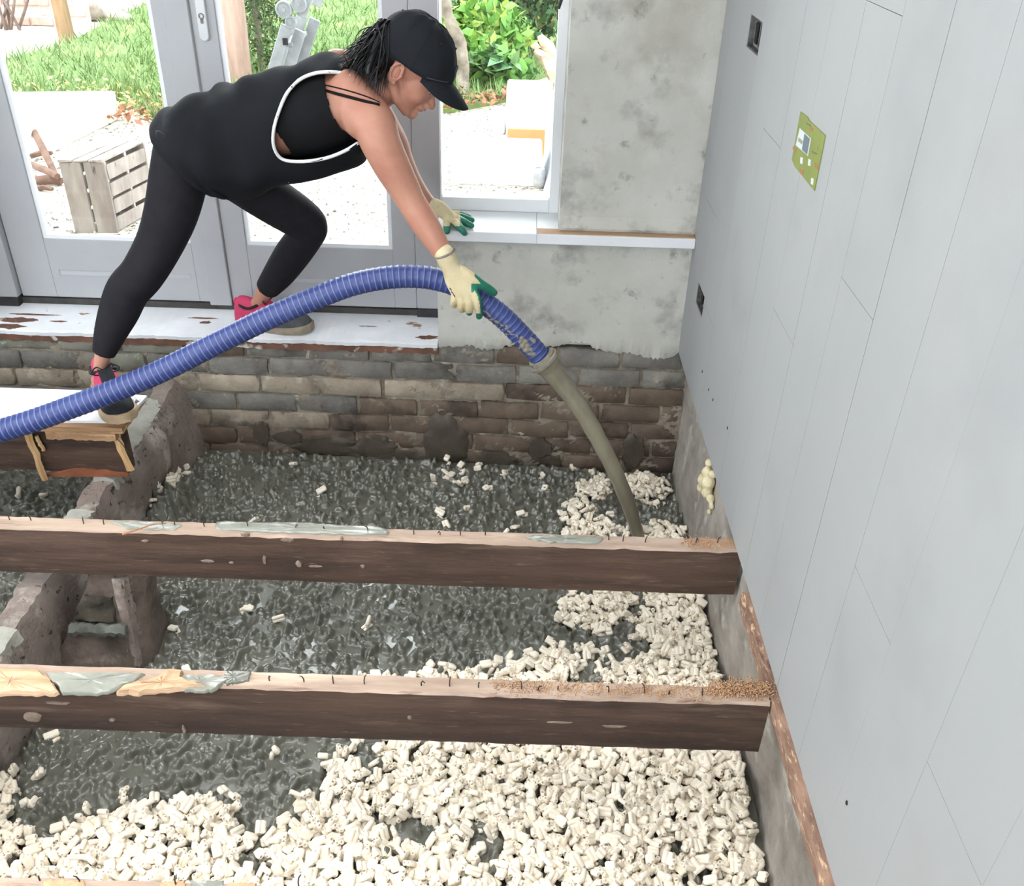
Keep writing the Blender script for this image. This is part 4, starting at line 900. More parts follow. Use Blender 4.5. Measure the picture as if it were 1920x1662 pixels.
# gloves -------------------------------------------------------------
def fingers(m, chains, seg=12):
    for pts, r in chains:
        P, R = round_ends(crom(pts, 4), crom([(q,) for q in r], 4)[:, 0]); m.grid(loft_rows(P, R, seg), True, True)
gy = YRS-.075
def g(px, py, dy=0.): return Y(px, py, gy+dy)
gm = MB()
loft_add(gm, [(g(832, 474), .0285, .0250), (g(837, 484), .0285, .0245), (g(846, 503), .0275, .022), (g(856, 522, -.004), .036, .019), (g(868, 540, -.010), .040, .0165), (g(876, 552, -.012), .036, .0145)])
FR = [([g(880, 536, -.010), g(893, 556, -.016), g(897, 574, -.014), g(899, 590, .004), g(898, 594, .022)], [.013, .0125, .0115, .0105, .0095]),
      ([g(872, 545, -.010), g(880, 566, -.018), g(880, 580, -.010), g(880, 586, .012), g(882, 580, .036)], [.013, .0125, .0115, .0105, .0095]),
      ([g(862, 548, -.008), g(866, 566, -.016), g(865, 577, -.008), g(866, 581, .014), g(868, 575, .036)], [.013, .012, .011, .010, .009]),
      ([g(854, 545, -.006), g(852, 560, -.012), g(850, 569, -.004), g(852, 573, .014), g(856, 568, .034)], [.012, .011, .010, .0095, .0085]),
      ([g(866, 508, -.002), g(884, 520, -.006), g(902, 533, -.002), g(917, 542, .016), g(926, 549, .036)], [.015, .0150, .0135, .0125, .0115])]
fingers(gm, FR)
glr = remesh('glove', gm, .0030, M_glove, PER, smooth_it=4, fac=.4)
def coat(gl, segs, thr=.0205):
    """green dipped coating: the palm side faces of the glove"""
    me = gl.data; me.materials.append(M_green)
    for p in me.polygons:
        c = np.array(p.center); n = np.array(p.normal)
        if segs(c, n): p.material_index = 1
def seg_r(c, n):
    q = proj_np(c[None])[0]
    if q[1] > 588 or q[0] > 905: return True
    if n[1] > .35: return True                                     # palm side, away from the camera
    return (q[0] > 890 and n @ RGT > .45) or (q[0] > 884 and q[1] > 532 and q[1] < 548 and n @ UPV < -.1) 
coat(glr, seg_r)
m = MB(); K = [g(837, 484)+np.array([0, 0, 0])]; c0 = g(834, 475); ax = (g(846, 503)-g(837, 484)); ax /= np.linalg.norm(ax)
ring = loft_rows([c0-ax*.004, c0, c0+ax*.004], [[.0285, .025]]*3, 26)[1]; m.tube(np.vstack([ring, ring[:2]]), .0035, 8, cap=False); m.build('cuff_edge', pm('grey_cuff', (140, 132, 124), (112, 104, 98), 40, .9), glr, smooth=180)
# black print on the back of the glove: three short marks near the little-finger edge
for a, b in (((843, 540), (847, 545)), ((846, 547), (850, 551)), ((850, 552), (853, 557)), ((842, 545), (848, 548))):
    bvg = BVHTree.FromObject(glr, bpy.context.evaluated_depsgraph_get()); pa, pb = cast(*a, bvg), cast(*b, bvg)
    if pa is not None and pb is not None: m = MB(); m.tube([pa-FWD*.0003, (pa+pb)/2-FWD*.0012, pb-FWD*.0003], [.0012, .0016, .0012], 6); m.build('print', M_lace, glr)
# left glove flat on the sill
gl_ = MB(); zs_ = .441
def k(px, py, dz): return Z(px, py, zs_+dz)
loft_add(gl_, [(k(816, 386, .070), .024, .024), (k(824, 391, .060), .026, .025), (k(832, 397, .048), .028, .024), (k(843, 406, .030), .036, .020), (k(851, 411, .020), .040, .017)], refy=(0, 0, 1))
FL = [([k(848, 412, .020), k(858, 421, .020), k(866, 431, .010), k(871, 437, -.004)], [.0135, .013, .012, .0105]),
      ([k(852, 408, .022), k(866, 414, .022), k(877, 420, .014), k(884, 423, .010)], [.0135, .013, .012, .0105]),
      ([k(852, 404, .022), k(866, 407, .022), k(878, 411, .015), k(885, 413, .011)], [.013, .0125, .0115, .010]),
      ([k(849, 401, .020), k(862, 402, .019), k(872, 405, .013), k(879, 407, .010)], [.012, .0115, .0105, .0095]),
      ([k(838, 404, .026), k(838, 416, .020), k(837, 426, .012), k(838, 434, .004)], [.014, .0135, .012, .011])]
fingers(gl_, FL); gll = remesh('glove', gl_, .0032, M_glove, PER, smooth_it=4, fac=.4)
coat(gll, lambda c, n: (n[2] < -.2 and proj_np(c[None])[0][0] > 838) or (proj_np(c[None])[0][0] > 863) or (proj_np(c[None])[0][1] > 424))
# shoes ----------------------------------------------------------------
def shoe(name, heel, toe, lift, m_up, m_toe, m_so, yawfix=0, ank=None):
    heel = np.array(heel); toe = np.array(toe); L = toe-heel; ln = np.linalg.norm(L); ux = L/ln; uz = np.array([0, 0, 1.]); uz = uz-ux*(uz @ ux); uz /= np.linalg.norm(uz); uy = np.cross(uz, ux)
    def W(t, y_, z): return heel+ux*(t*ln)+uy*y_+uz*z
    prof = [(.0, .024, .070), (.04, .031, .094), (.12, .036, .098), (.25, .039, .090), (.36, .040, .096), (.48, .042, .084), (.60, .045, .066), (.72, .047, .056), (.84, .045, .050), (.94, .037, .042), (1.0, .018, .028)]
    pc = crom([(a, b, c) for a, b, c in prof], 5)
    def ring(t, w_, h, k=1.0): 
        return [W(t, w_*k*math.copysign(abs(math.cos(a))**.75, math.cos(a)), .016+h*k*max(-.05, math.sin(a))**(.8) if math.sin(a) > 0 else .014) for a in np.linspace(-.4, math.pi+.4, 22)]
    root = None
    up = MB(); tp = MB()
    ru = [ring(a, b, c) for a, b, c in pc if a <= .60]; rt = [ring(a, b, c, 1.0) for a, b, c in pc if a >= .56]
    up.grid(ru, False); tp.grid(rt, False)
    up._f([up.bm.verts.new(p) for p in ru[0]]); tp._f([tp.bm.verts.new(p) for p in rt[-1]])
    root = up.build(name, m_up, PER, smooth=60); tp.build('toe_box', m_toe, root, smooth=60)
    so = MB(); outl = [(t, w_*1.10+.003) for t, w_, h in pc]; outl[0] = (-.015, .020); outl[-1] = (1.02, .020)
    loop = [(t, y_) for t, y_ in outl]+[(t, -y_) for t, y_ in reversed(outl)]
    def wave(t): return .004*math.sin(t*9)+(.010*max(0, t-.82)/.18 if t > .82 else 0)
    so.grid([[W(t, y_*.94, 0+wave(t)*.6) for t, y_ in loop], [W(t, y_, .008+wave(t)) for t, y_ in loop], [W(t, y_, .020+wave(t)) for t, y_ in loop], [W(t, y_*.9, .026+wave(t)) for t, y_ in loop]], True, True)
    so.build('sole', m_so, root, smooth=50)
    tg = MB(); tg.grid([[W(t, y_, z+.004-abs(y_)*.2) for y_ in np.linspace(-.02, .02, 7)] for t, z in ((.30, .116), (.36, .108), (.46, .094), (.56, .082), (.64, .070))]); t_ = tg.build('tongue', M_shoeb, root, smooth=180); md = t_.modifiers.new('s', 'SOLIDIFY'); md.thickness = .006
    lc = MB()
    for i, t in enumerate((.40, .46, .52, .58)):
        z = .100-.8*(t-.38)*.16-(t-.40)*.09
        lc.tube([W(t, -.026, z-.010), W(t+.02, 0, z+.006), W(t+.04, .026, z-.012)], .0024, 6); lc.tube([W(t, .026, z-.010), W(t+.02, 0, z+.0065), W(t+.04, -.026, z-.012)], .0024, 6)
    for sg in (1, -1):
        lc.tube(crom([W(.40, 0, .106), W(.40, .022*sg, .122), W(.46, .040*sg, .112), W(.44, .020*sg, .100), W(.41, 0, .104)], 4), .0022, 6)
    lc.build('laces', M_lace, root, smooth=180)
    cl = MB(); P_ = [W(.05, 0, .094), W(.10, .026, .088), W(.22, .036, .084), W(.34, .030, .098), W(.38, 0, .108), W(.34, -.030, .098), W(.22, -.036, .084), W(.10, -.026, .088), W(.05, 0, .094)]
    cl.tube(crom(P_, 4), .005, 8, cap=False); cl.build('collar', M_shoeb, root, smooth=180)
    tb = MB(); tb.tube([W(.0, 0, .072), W(-.012, 0, .092), W(.02, 0, .104)], [[.006, .003]]*3, 8); tb.build('pull_tab', m_up, root, smooth=180)
    return root
sh1 = shoe('shoe', np.array([-1.305, 2.550, .030]), Z(234, 796, .030), 0, M_pink, M_shoeb, M_sole)
sh2 = shoe('shoe', Z(448, 608, .0130), Z(584, 622, .0130), 0, M_pink, pm('grey_toe', (82, 86, 88), (58, 60, 62), 14, .7), M_soled)
for sg in (1, -1):
    a_ = np.linspace(-.3, 4.6, 16); K = [(-.004-.0150*math.sin(t), .004+.027*math.cos(t)*(.9 if t < 3.2 else .75), (.0790-.002*(t > 3.6))*sg) for t in a_]
    facepart('ear_rim', K, [.0036]*len(K), M_skin)
    facepart('ear_hollow_shade', [(.000, .010, .0765*sg), (.001, -.004, .0760*sg), (.003, -.014, .0762*sg)], [.004, .0065, .004], pm('ear_shade', (176, 112, 94), (164, 102, 86), 30, .6))  # darker skin colour paints in the shade inside the ear
print('FACE', [(_pxof(HP(*q)).round()).tolist() for q in ((.124, -.022, 0), (.1105, -.05, 0), (.092, -.083, 0), (.1, .004, .03), (.19, .02, 0))])
# cap ------------------------------------------------------------------
cp = MB(); rows_c = []
for i in range(15):
    ph = i/14*math.pi/2*.985
    row = []
    for j in range(48):
        a = j/48*2*math.pi; sq = 1.0
        f = .022+(.1075 if math.cos(a) > 0 else .122)*math.cos(a)*math.cos(ph)**.80; s_ = .0835*math.sin(a)*math.cos(ph)**.80
        edge = .030+.022*max(0, math.cos(a))**2-.012*max(0, -math.cos(a))
        u = edge+(.152-edge)*math.sin(ph)**1.05
        f += .010*math.sin(ph)*0-.015*math.sin(ph)
        wob = .0018*math.sin(5*a+7*ph)+.0012*math.sin(11*a-5*ph)
        row.append(HP(f*(1+wob*4), u+wob, s_*(1+wob*4)))
    rows_c.append(row)
cp.grid(rows_c, True); cp._f([cp.bm.verts[-48+i] for i in range(48)]) if False else None
cap_o = cp.build('cap', M_cap, PER, smooth=180); md = cap_o.modifiers.new('s', 'SOLIDIFY'); md.thickness = .004; md.offset = 1
m = MB(); ell(m, .007, .1535, 0, .008, .008, .004); m.build('button', M_cap, cap_o, smooth=180)
for j in range(6):                                             # panel seams and eyelets
    a = j/6*2*math.pi+.52; m = MB(); jj = int(round(a/(2*math.pi)*48)) % 48
    K = [np.array(rows_c[i][jj]) for i in range(15)]; cc = HP(.02, .05); K = [q_+(q_-cc)/np.linalg.norm(q_-cc)*.0038 for q_ in K]; m.tube(K, .0011, 6); m.build('seam', M_cap, cap_o, smooth=180)
    jk = (jj+4) % 48; q_ = np.array(rows_c[8][jk]); q_ = q_+(q_-cc)/np.linalg.norm(q_-cc)*.004; m = MB(); bmesh.ops.create_icosphere(m.bm, subdivisions=2, radius=.0032, matrix=Matrix.Translation(Vector(q_))); m.build('eyelet', M_lace, cap_o, smooth=180)
br = MB(); rows_b = []
for w_ in np.linspace(0, 1, 9):
    row = []
    for v in np.linspace(-1, 1, 25):
        th = v*1.22; f0 = .022+.104*math.cos(th); s0 = .082*math.sin(th); u0 = .058-.018*v*v
        ext = .082*(1-abs(v)**2.6)**.5
        f1 = f0+w_*ext; u1 = u0-w_*(.024*(1-abs(v)**3)**.5)-.014*(s0/.08)**2*w_-.006*w_*w_; row.append(HP(f1, u1, s0*(1+.04*w_)))
    rows_b.append(row)
br.grid(rows_b); b_ = br.build('brim', M_cap, cap_o, smooth=180); md = b_.modifiers.new('s', 'SOLIDIFY'); md.thickness = .004
m = MB(); K = [HP(.022+.107*math.cos(v*1.15), .060-.020*v*v, .0855*math.sin(v*1.15)) for v in np.linspace(-1, 1, 21)]; m.tube(K, .0022, 6); m.build('brim_seam', pm('cap_seam', (58, 62, 70)), cap_o, smooth=180)
M_emb = pm('emblem_thread', (74, 80, 88), (50, 54, 60), 40, .8)
m = MB()
for ds in (-.016, -.006, .006, .016):
    m.tube([HP(.1290-abs(ds)*.08, .070, ds), HP(.1195-abs(ds)*.08, .098, ds)], .0024, 6)
m.tube([HP(.1235, .084, -.016), HP(.1245, .084, -.006)], .0022, 6); m.tube([HP(.1285, .071, .006), HP(.1185, .097, .016)], .0022, 6)
m.build('emblem', M_emb, cap_o, smooth=180)
# hair -----------------------------------------------------------------
hm = MB(); ell(hm, -.020, .045, 0, .080, .074, .078); ell(hm, -.045, -.005, 0, .050, .058, .050)
remesh('hair', hm, .006, M_hair, PER, smooth_it=3)
pt = MB(); rr = random.Random('hair')
tie = HP(-.088, .072)
def hy(px, py, dy): return Y(px, py, YH-.03+dy)
ends = [((660, 118), (640, 130)), ((668, 100), (642, 122)), ((690, 80), (652, 140)), ((690, 90), (662, 150)), ((700, 90), (672, 160)), ((706, 96), (684, 170)), ((712, 100), (694, 178)), ((718, 104), (704, 186)), ((722, 110), (712, 186)), ((726, 112), (716, 165)), ((700, 70), (645, 118)), ((694, 62), (650, 128))]
NS = 230
for i in range(NS):
    e = ends[rr.randrange(len(ends))]; dy = rr.gauss(0, .030); sp_ = rr.gauss(0, 1)
    p0 = tie+hs*rr.gauss(0, .010)+hu*rr.gauss(0, .008)
    top = hy(722+rr.uniform(-16, 8), 45+rr.uniform(-4, 12), dy*.6)
    mid = hy(e[0][0]+rr.gauss(0, 7), e[0][1]+rr.gauss(0, 6), dy-.01); end = hy(e[1][0]+rr.gauss(0, 7), e[1][1]+rr.gauss(0, 8)-8, dy*1.2-.065-.02*rr.random())
    m2 = mid*.45+end*.55+hs*.012
    K = crom([p0, top, mid, m2, end], 5); n = len(K); r0 = rr.uniform(.0016, .0034)
    pt.tube(K, [r0*(1-.92*(q/(n-1))**2.2) for q in range(n)], 5)
for dy in (-.03, -.012, .008, .028):
    P_ = [tie, hy(718, 56, dy*.7), hy(702, 88, dy-.015), hy(692, 122, dy-.035), hy(690, 142, dy-.045)]; K = crom(P_, 5); n = len(K)
    pt.tube(K, [.017*(1-.55*(q/(n-1))**2)+.004*math.sin(q/(n-1)*3.14) for q in range(n)], 10)
pony = pt.build('ponytail', M_hair, PER, smooth=180)
m = MB(); t_ = np.linspace(0, 6.2832, 15); m.tube([HP(-.084+.0*a, .068, 0)+hs*.017*math.cos(a)+hu*.017*math.sin(a) for a in t_], .005, 8, cap=False); m.build('hair_tie', M_lace, pony, smooth=180)

# ================================================================== HOSE and stream
HY = [(-520, 925, 2.09), (-300, 880, 2.13), (-150, 846, 2.17), (-60, 823, 2.20), (0, 808, 2.22), (60, 790, 2.235), (130, 765, 2.26), (210, 735, 2.295), (300, 697, 2.335), (400, 647, 2.38), (500, 598, 2.42), (590, 560, 2.455), (660, 534, 2.475), (725, 521, 2.490), (785, 519, 2.500), (835, 528, 2.505), (875, 545, 2.508), (905, 566, 2.510), (945, 597, 2.512), (985, 638, 2.512), (1015, 671, 2.512)]
HC = crom([Y(*h) for h in HY], 40); dl = np.concatenate([[0], np.cumsum(np.linalg.norm(np.diff(HC, axis=0), axis=1))])
pitch = .0172; NR = int(dl[-1]/pitch)*6; ss = np.linspace(0, dl[-1], NR); CC = np.stack([np.interp(ss, dl, HC[:, i]) for i in range(3)], 1)
ph_ = (np.arange(NR) % 6); rad = .0315+np.choose(ph_, [.0026, .0019, .0012, .0010, .0010, .0014])
HR = loft_rows(CC, np.stack([rad, rad], 1), 26); HV = np.array(HR).reshape(-1, 3); ih = np.arange(NR*26).reshape(NR, 26)
HQ = np.stack([ih[:-1], np.roll(ih[:-1], -1, 1), np.roll(ih[1:], -1, 1), ih[1:]], -1).reshape(-1, 4)
M_hose = pm('hose_blue', (58, 70, 124), (49, 61, 113), 6, .42, spec=.5, stain=(96, 104, 140), sscale=7, slo=.6, shi=.75)
M_hoser = pm('hose_rib_highlight', (106, 121, 176), (92, 108, 166), 10, .38, spec=.5)  # lighter blue on the rigid ribs paints in their highlights
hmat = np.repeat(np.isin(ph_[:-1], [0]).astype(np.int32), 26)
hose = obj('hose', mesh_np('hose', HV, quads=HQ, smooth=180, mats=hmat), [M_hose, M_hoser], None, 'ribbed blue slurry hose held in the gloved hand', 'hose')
# end coupling crusted with slurry
M_crust = pm('dried_slurry_crust', (142, 136, 122), (104, 99, 88), 14, .75, .002, 60, stain=(176, 172, 160), sscale=14, slo=.6, shi=.7)
e0, e1 = Y(1000, 655, 2.512), Y(1022, 679, 2.512); ed = (e1-e0)/np.linalg.norm(e1-e0)
m = MB(); m.grid(loft_rows([e1-ed*.026, e1-ed*.020, e1-ed*.012, e1-ed*.010, e1-ed*.002, e1, e1-ed*.004, e1-ed*.02], [.037, .039, .041, .050, .0505, .047, .040, .034], 32), True, False); m.build('outlet_flange', M_crust, hose, smooth=40)
def patch_on_hose(pts, dr, seed, name='slurry_crust', mat=M_crust):
    r = random.Random(repr(seed)); bvh = BVHTree.FromPolygons([tuple(v) for v in HV], [tuple(q) for q in HQ]); m = MB()
    for px, py, rr_ in pts:
        h = cast(px, py, bvh)
        if h is None: continue
        bmesh.ops.create_icosphere(m.bm, subdivisions=2, radius=rr_, matrix=Matrix.Translation(Vector(h+FWD*rr_*.45)) @ Matrix.Diagonal((1, .8, 1, 1)))
    return remesh(name, m, .0028, mat, hose, smooth_it=2)
r_ = random.Random('crust')
patch_on_hose([(a, b, r_.uniform(.007, .012)) for a, b in ((985, 640), (990, 648), (996, 655), (980, 648), (986, 656), (992, 664), (975, 640), (1000, 664), (995, 636), (978, 634), (1000, 640))], 0, 1)
patch_on_hose([(900+f*70+r_.gauss(0, 2), 578+f*55+r_.gauss(0, 2), r_.uniform(.003, .006)) for f in np.linspace(.1, 1, 26)], 0, 2)
patch_on_hose([(905+f*72+r_.gauss(0, 4), 590+f*62+r_.gauss(0, 4), r_.uniform(.004, .007)) for f in np.linspace(.2, 1, 18)], 0, 3)
# falling slurry
ST = [(1014, 668, 2.512, 27), (1026, 684, 2.512, 25), (1040, 702, 2.512, 21), (1066, 735, 2.511, 18.5), (1094, 775, 2.510, 17.5), (1121, 822, 2.508, 16.5), (1146, 870, 2.505, 15.5), (1166, 915, 2.50, 14.5), (1182, 957, 2.495, 13), (1194, 995, 2.49, 11.5), (1200, 1020, 2.485, 11)]
P_ = crom([Y(a, b, c) for a, b, c, d in ST], 8); R_ = crom([(d*depth(Y(a, b, c))/FPX,) for a, b, c, d in ST], 8)[:, 0]
R_ = R_*(1+.03*np.sin(np.arange(len(R_))*.9)); m = MB(); m.grid(loft_rows(P_, np.stack([R_, R_*.8], 1), 24), True, True)
m.build('slurry_stream', pm('fluid_slurry', (132, 126, 108), (116, 110, 94), 5, .25, .0008, 30, stretch=(3, 3, .6), spec=.5, coat=.3), None, label='smooth stream of grey slurry pouring from the hose end into the pit', cat='slurry', smooth=180)


# ================================================================== GARDEN
G = -.12
M_gravel = pm('pale_gravel', (216, 206, 192), (160, 148, 134), 30, .95, .01, 60, world=True, stain=[(224, 216, 206), (64, 56, 50)], sscale=[9, 34], slo=[.5, .60], shi=[.6, .66])  # dark specks put the shading between stones into the colour
M_lawn = pm('lawn_soil', (110, 128, 76), (86, 108, 58), 3, .95, world=True, stain=(150, 150, 96), sscale=1.6, slo=.58, shi=.7)
def plate(name, pts, z, t, mat, lb, cat=None, kind=None):
    m = MB(); m.grid([[(p[0], p[1], z-t) for p in pts], [(p[0], p[1], z) for p in pts]], True, True); return m.build(name, mat, None, label=lb, cat=cat, kind=kind)
struct(plate('ground', [(-16, 3.37), (10, 3.37), (10, 40), (-16, 40)], G, .3, M_gravel, None), 'pale gravel yard outside the glazed doors')
LP = [Z(px, py, G)[:2] for px, py in ((-120, 160), (20, 190), (250, 207), (300, 236), (420, 240), (560, 232), (700, 215), (850, 212), (960, 190), (1010, 150), (1100, 120), (1150, 20))]+[np.array([5, 26]), np.array([-9, 26])]+[Z(px, py, G)[:2] for px, py in ((290, 2), (200, 48), (130, 86), (30, 112))]
LPa = np.array(LP); lawn = plate('lawn_base', LP, G+.03, .08, M_lawn, None); struct(lawn, 'lawn beyond the gravel yard')
def scatter_poly(pg, n, bias=0):
    lo, hi = pg.min(0), pg.max(0); P = lo+(hi-lo)*np.stack([rng.random(n), rng.random(n)**(1+bias)], 1); return P[inside(P, pg)]
B = scatter_poly(LPa, 80000, 1.6); n = len(B); a = rng.uniform(0, 6.28, n); hgt = rng.uniform(.05, .13, n); wd = rng.uniform(.005, .011, n); ln_ = rng.normal(0, .05, (n, 2))
V = np.zeros((n, 3, 3)); V[:, 0, :2] = B-np.stack([np.cos(a), np.sin(a)], 1)*wd[:, None]; V[:, 1, :2] = B+np.stack([np.cos(a), np.sin(a)], 1)*wd[:, None]; V[:, :2, 2] = G+.025; V[:, 2, :2] = B+ln_; V[:, 2, 2] = G+.03+hgt
M_grass = pm('grass_blade', (126, 146, 92), (96, 122, 68), 2.5, .7, world=True, stain=(184, 188, 140), sscale=1.3, slo=.56, shi=.72)
obj('grass', mesh_np('grass', V.reshape(-1, 3), tris=np.arange(n*3).reshape(n, 3)), M_grass, None, 'bright green grass growing on the lawn', 'grass', kind='stuff')
# gravel stones in front of the doors
n = 15000; P = np.stack([rng.uniform(-4.5, 1.2, n), 3.45+rng.random(n)**1.3*4.2], 1); P = P[~inside(P, LPa)]; n = len(P)
ob = np.array([[1, 0, 0], [0, 1, 0], [-1, 0, 0], [0, -1, 0], [0, 0, .7]]); sz = rng.uniform(.006, .017, n); an = rng.uniform(0, 6.28, n)
V = ob[None]*sz[:, None, None]*rng.uniform(.7, 1.3, (n, 5, 1)); c_, s_ = np.cos(an)[:, None], np.sin(an)[:, None]
V = np.stack([V[..., 0]*c_-V[..., 1]*s_, V[..., 0]*s_+V[..., 1]*c_, V[..., 2]], -1)+np.concatenate([P, np.full((n, 1), G)], 1)[:, None]
b = np.arange(n)[:, None, None]*5; T = (np.array([[0, 1, 4], [1, 2, 4], [2, 3, 4], [3, 0, 4]])[None]+b).reshape(-1, 3)
obj('gravel', mesh_np('gravel', V.reshape(-1, 3), tris=T), pm('gravel_stone', (200, 190, 178), (70, 62, 56), 40, .9, world=True), None, 'small pale stones scattered over the yard', 'gravel', kind='stuff')
# fallen leaves along the lawn edge
def leaf_stuff(name, pts, n, spread, size, cols, lb, cat, z0=G+.04, flat=True, thick=.1):
    V = []; Fq = []
    for i in range(n):
        px, py = pts[rng.integers(len(pts))]; c = Z(px, py, G); c = c+np.array([rng.normal(0, spread), rng.normal(0, spread), 0]); c[2] = z0+rng.random()*thick
        R3 = eul(rng.normal(0, .5), rng.normal(0, .5), rng.uniform(0, 6.28)); s3 = rng.uniform(*size); q = np.array([[-1, 0, 0], [0, -.5, .15], [1, 0, 0], [0, .5, .15]])*s3
        V += list(q @ R3.T+c); Fq.append((4*i, 4*i+1, 4*i+2, 4*i+3))
    return obj(name, mesh_np(name, V, quads=Fq), cols, None, lb, cat, kind='stuff')
M_yl = pm('yellow_leaf', (206, 190, 116), (164, 138, 88), 12, .8, world=True); M_bl = pm('brown_leaf', (170, 116, 84), (120, 82, 62), 12, .8, world=True)
leaf_stuff('fallen_leaves', [(x, 180+x*.08) for x in range(30, 300, 8)]+[(x, 215+(x-220)*.2) for x in range(220, 305, 6)]*2+[(130, 160), (60, 150), (110, 165)], 230, .14, (.014, .028), M_yl, 'yellow fallen leaves along the front edge of the lawn', 'leaves')
leaf_stuff('leaf_litter', [(x, 205-(x-850)*.1) for x in range(840, 960, 6)]+[(x, 226) for x in range(215, 300, 8)], 260, .10, (.02, .04), M_bl, 'brown leaf litter below the tree trunk beside the lawn', 'leaves', thick=.05)
# white rendered block
A_ = Z(50, 311, G); B_ = Z(227, 224, G); D_ = Z(14, 172, G+.19); E_ = A_+(D_-B_); 
m = MB(); m.hexa([(A_[0], A_[1], G), (B_[0], B_[1], G), (D_[0], D_[1], G), (E_[0], E_[1], G), (A_[0], A_[1], G+.19), (B_[0], B_[1], G+.19), (D_[0], D_[1], G+.19), (E_[0], E_[1], G+.19)]); m.bevel(.012, 2)
m.build('stone_block', pm('white_stone', (238, 236, 230), (222, 218, 210), 6, .85, .002, 30), None, label='low white stone block on the gravel behind the wooden crate', cat='block')
# slatted wooden crate
M_crate = pm('weathered_crate', (166, 156, 149), (126, 115, 109), 9, .9, .002, 60, stretch=(1, 1, .25), world=True, stain=[(84, 74, 70), (160, 126, 116)], sscale=[26, 4], slo=[.64, .62], shi=[.7, .74])
cr = empty('wooden_crate', 'weathered slatted wooden crate standing on end outside the left door', 'crate')
c0 = Z(140, 438, G); c1 = Z(222, 437, G); dr = Z(292, 396, G)-c1; e1 = c1-c0; wd_ = np.linalg.norm(e1); e1 /= wd_; hh = Y(106, 300, c0[1])[2]-G; dd = np.linalg.norm(dr); e2 = dr/dd
def cbar(u0, u1, v0, v1, z0, z1, name, parent=cr):
    m = MB(); P_ = [c0+e1*u+e2*v for u, v in ((u0, v0), (u1, v0), (u1, v1), (u0, v1))]; m.hexa([(p[0], p[1], G+z0) for p in P_]+[(p[0], p[1], G+z1) for p in P_]); m.jitter(.003, name+str(u0+z0)); m.bevel(.002); return m.build(name, M_crate, parent)
cbar(0, wd_*.47, 0, .014, 0, hh-.012, 'end_board'); cbar(wd_*.53, wd_, 0, .014, 0, hh-.012, 'end_board')
cbar(0, wd_*.47, dd, dd+.014, 0, hh-.012, 'end_board'); cbar(wd_*.53, wd_, dd, dd+.014, 0, hh-.012, 'end_board')
for i in range(4):
    a = (hh-.02)*i/4; cbar(wd_-.012, wd_, .015, dd-.001, a+.006, a+(hh-.02)/4-.012, 'side_slat'); cbar(.0, .012, .015, dd-.001, a+.006, a+(hh-.02)/4-.012, 'side_slat')
for i in range(3): cbar(wd_*i/3+.002, wd_*(i+1)/3-.006, -.004, dd+.016, hh-.0115, hh, 'top_board')
# broken brown sticks beside the crate
M_stk = pm('brown_stick', (118, 88, 74), (86, 62, 52), 14, .85, .002, 40)
for i, (a, b, r_) in enumerate((((62, 325, .05), (112, 352, .06), .022), ((75, 295, .16), (108, 345, .05), .020), ((66, 345, .02), (118, 350, .03), .024), ((64, 312, .06), (104, 320, .10), .016), ((70, 358, .015), (100, 362, .02), .014))):
    p, q = Z(a[0], a[1], G), Z(b[0], b[1], G); p[2] = G+a[2]; q[2] = G+b[2]; m = MB(); m.tube([p, p+(q-p)*.5+np.array([0, 0, .008]), q], [r_*.9, r_, r_*.75], 7); m.jitter(.003, i)
    m.build('broken_stick', M_stk, None, label='broken brown stick in the heap left of the slatted crate', cat='stick', group='sticks beside the crate', smooth=50)
# posts
def post(name, px, py, wpx, h, mat, lb, rot=0.):
    c = Z(px, py, G); r_ = wpx*depth(c)/FPX/2; m = MB(); rows = []
    for z in np.linspace(G-.02, G+h, 12): rows.append([(c[0]+r_*x*1.0+random.uniform(-.004, .004), c[1]+r_*y_+random.uniform(-.004, .004), z) for x, y_ in ((-1, -1), (1, -1), (1, 1), (-1, 1))])
    m.grid(rows, True, True); m.bevel(.006); return m.build(name, mat, None, label=lb, cat='post', smooth=40)
post('timber_post', 455, 165, 34, 2.4, pm('reddish_timber', (172, 142, 130), (142, 114, 103), 6, .85, .003, 40, stretch=(3, 3, .4), world=True), 'square reddish timber post seen through the right door')
post('garden_post', 127, 80, 22, 1.5, pm('grey_brown_post', (156, 124, 92), (116, 90, 66), 6, .85, .003, 40, stretch=(3, 3, .4), world=True), 'slim brown wooden post standing at the far corner of the lawn')
# low pink brick wall far back
bw = empty('garden_wall', 'low pinkish brick wall at the far left of the garden', 'wall'); cB = Z(55, 47, G)
M_gb = pm('pink_garden_brick', (214, 176, 164), (190, 150, 138), 12, .9, .004, 40, world=True, rnd=.10)
m = MB(); m.box(-.11, .11, -.05, .05, -.04, .04); m.bevel(.008); gbm = m.mesh('brick', 40); gbm.materials.append(M_gb)
for rw in range(6):
    for k_ in range(8):
        o = obj('brick', gbm, None, bw); o.location = (cB[0]-1.25+k_*.235+(rw % 2)*.117, cB[1]+.02*math.sin(rw*3+k_), G+.045+rw*.092)
m = MB(); m.box(cB[0]-1.36, cB[0]+.62, cB[1]-.035, cB[1]+.05, G, G+.54); m.build('mortar', pm('pale_joint', (206, 198, 188), (186, 176, 166), 20, .95), bw)
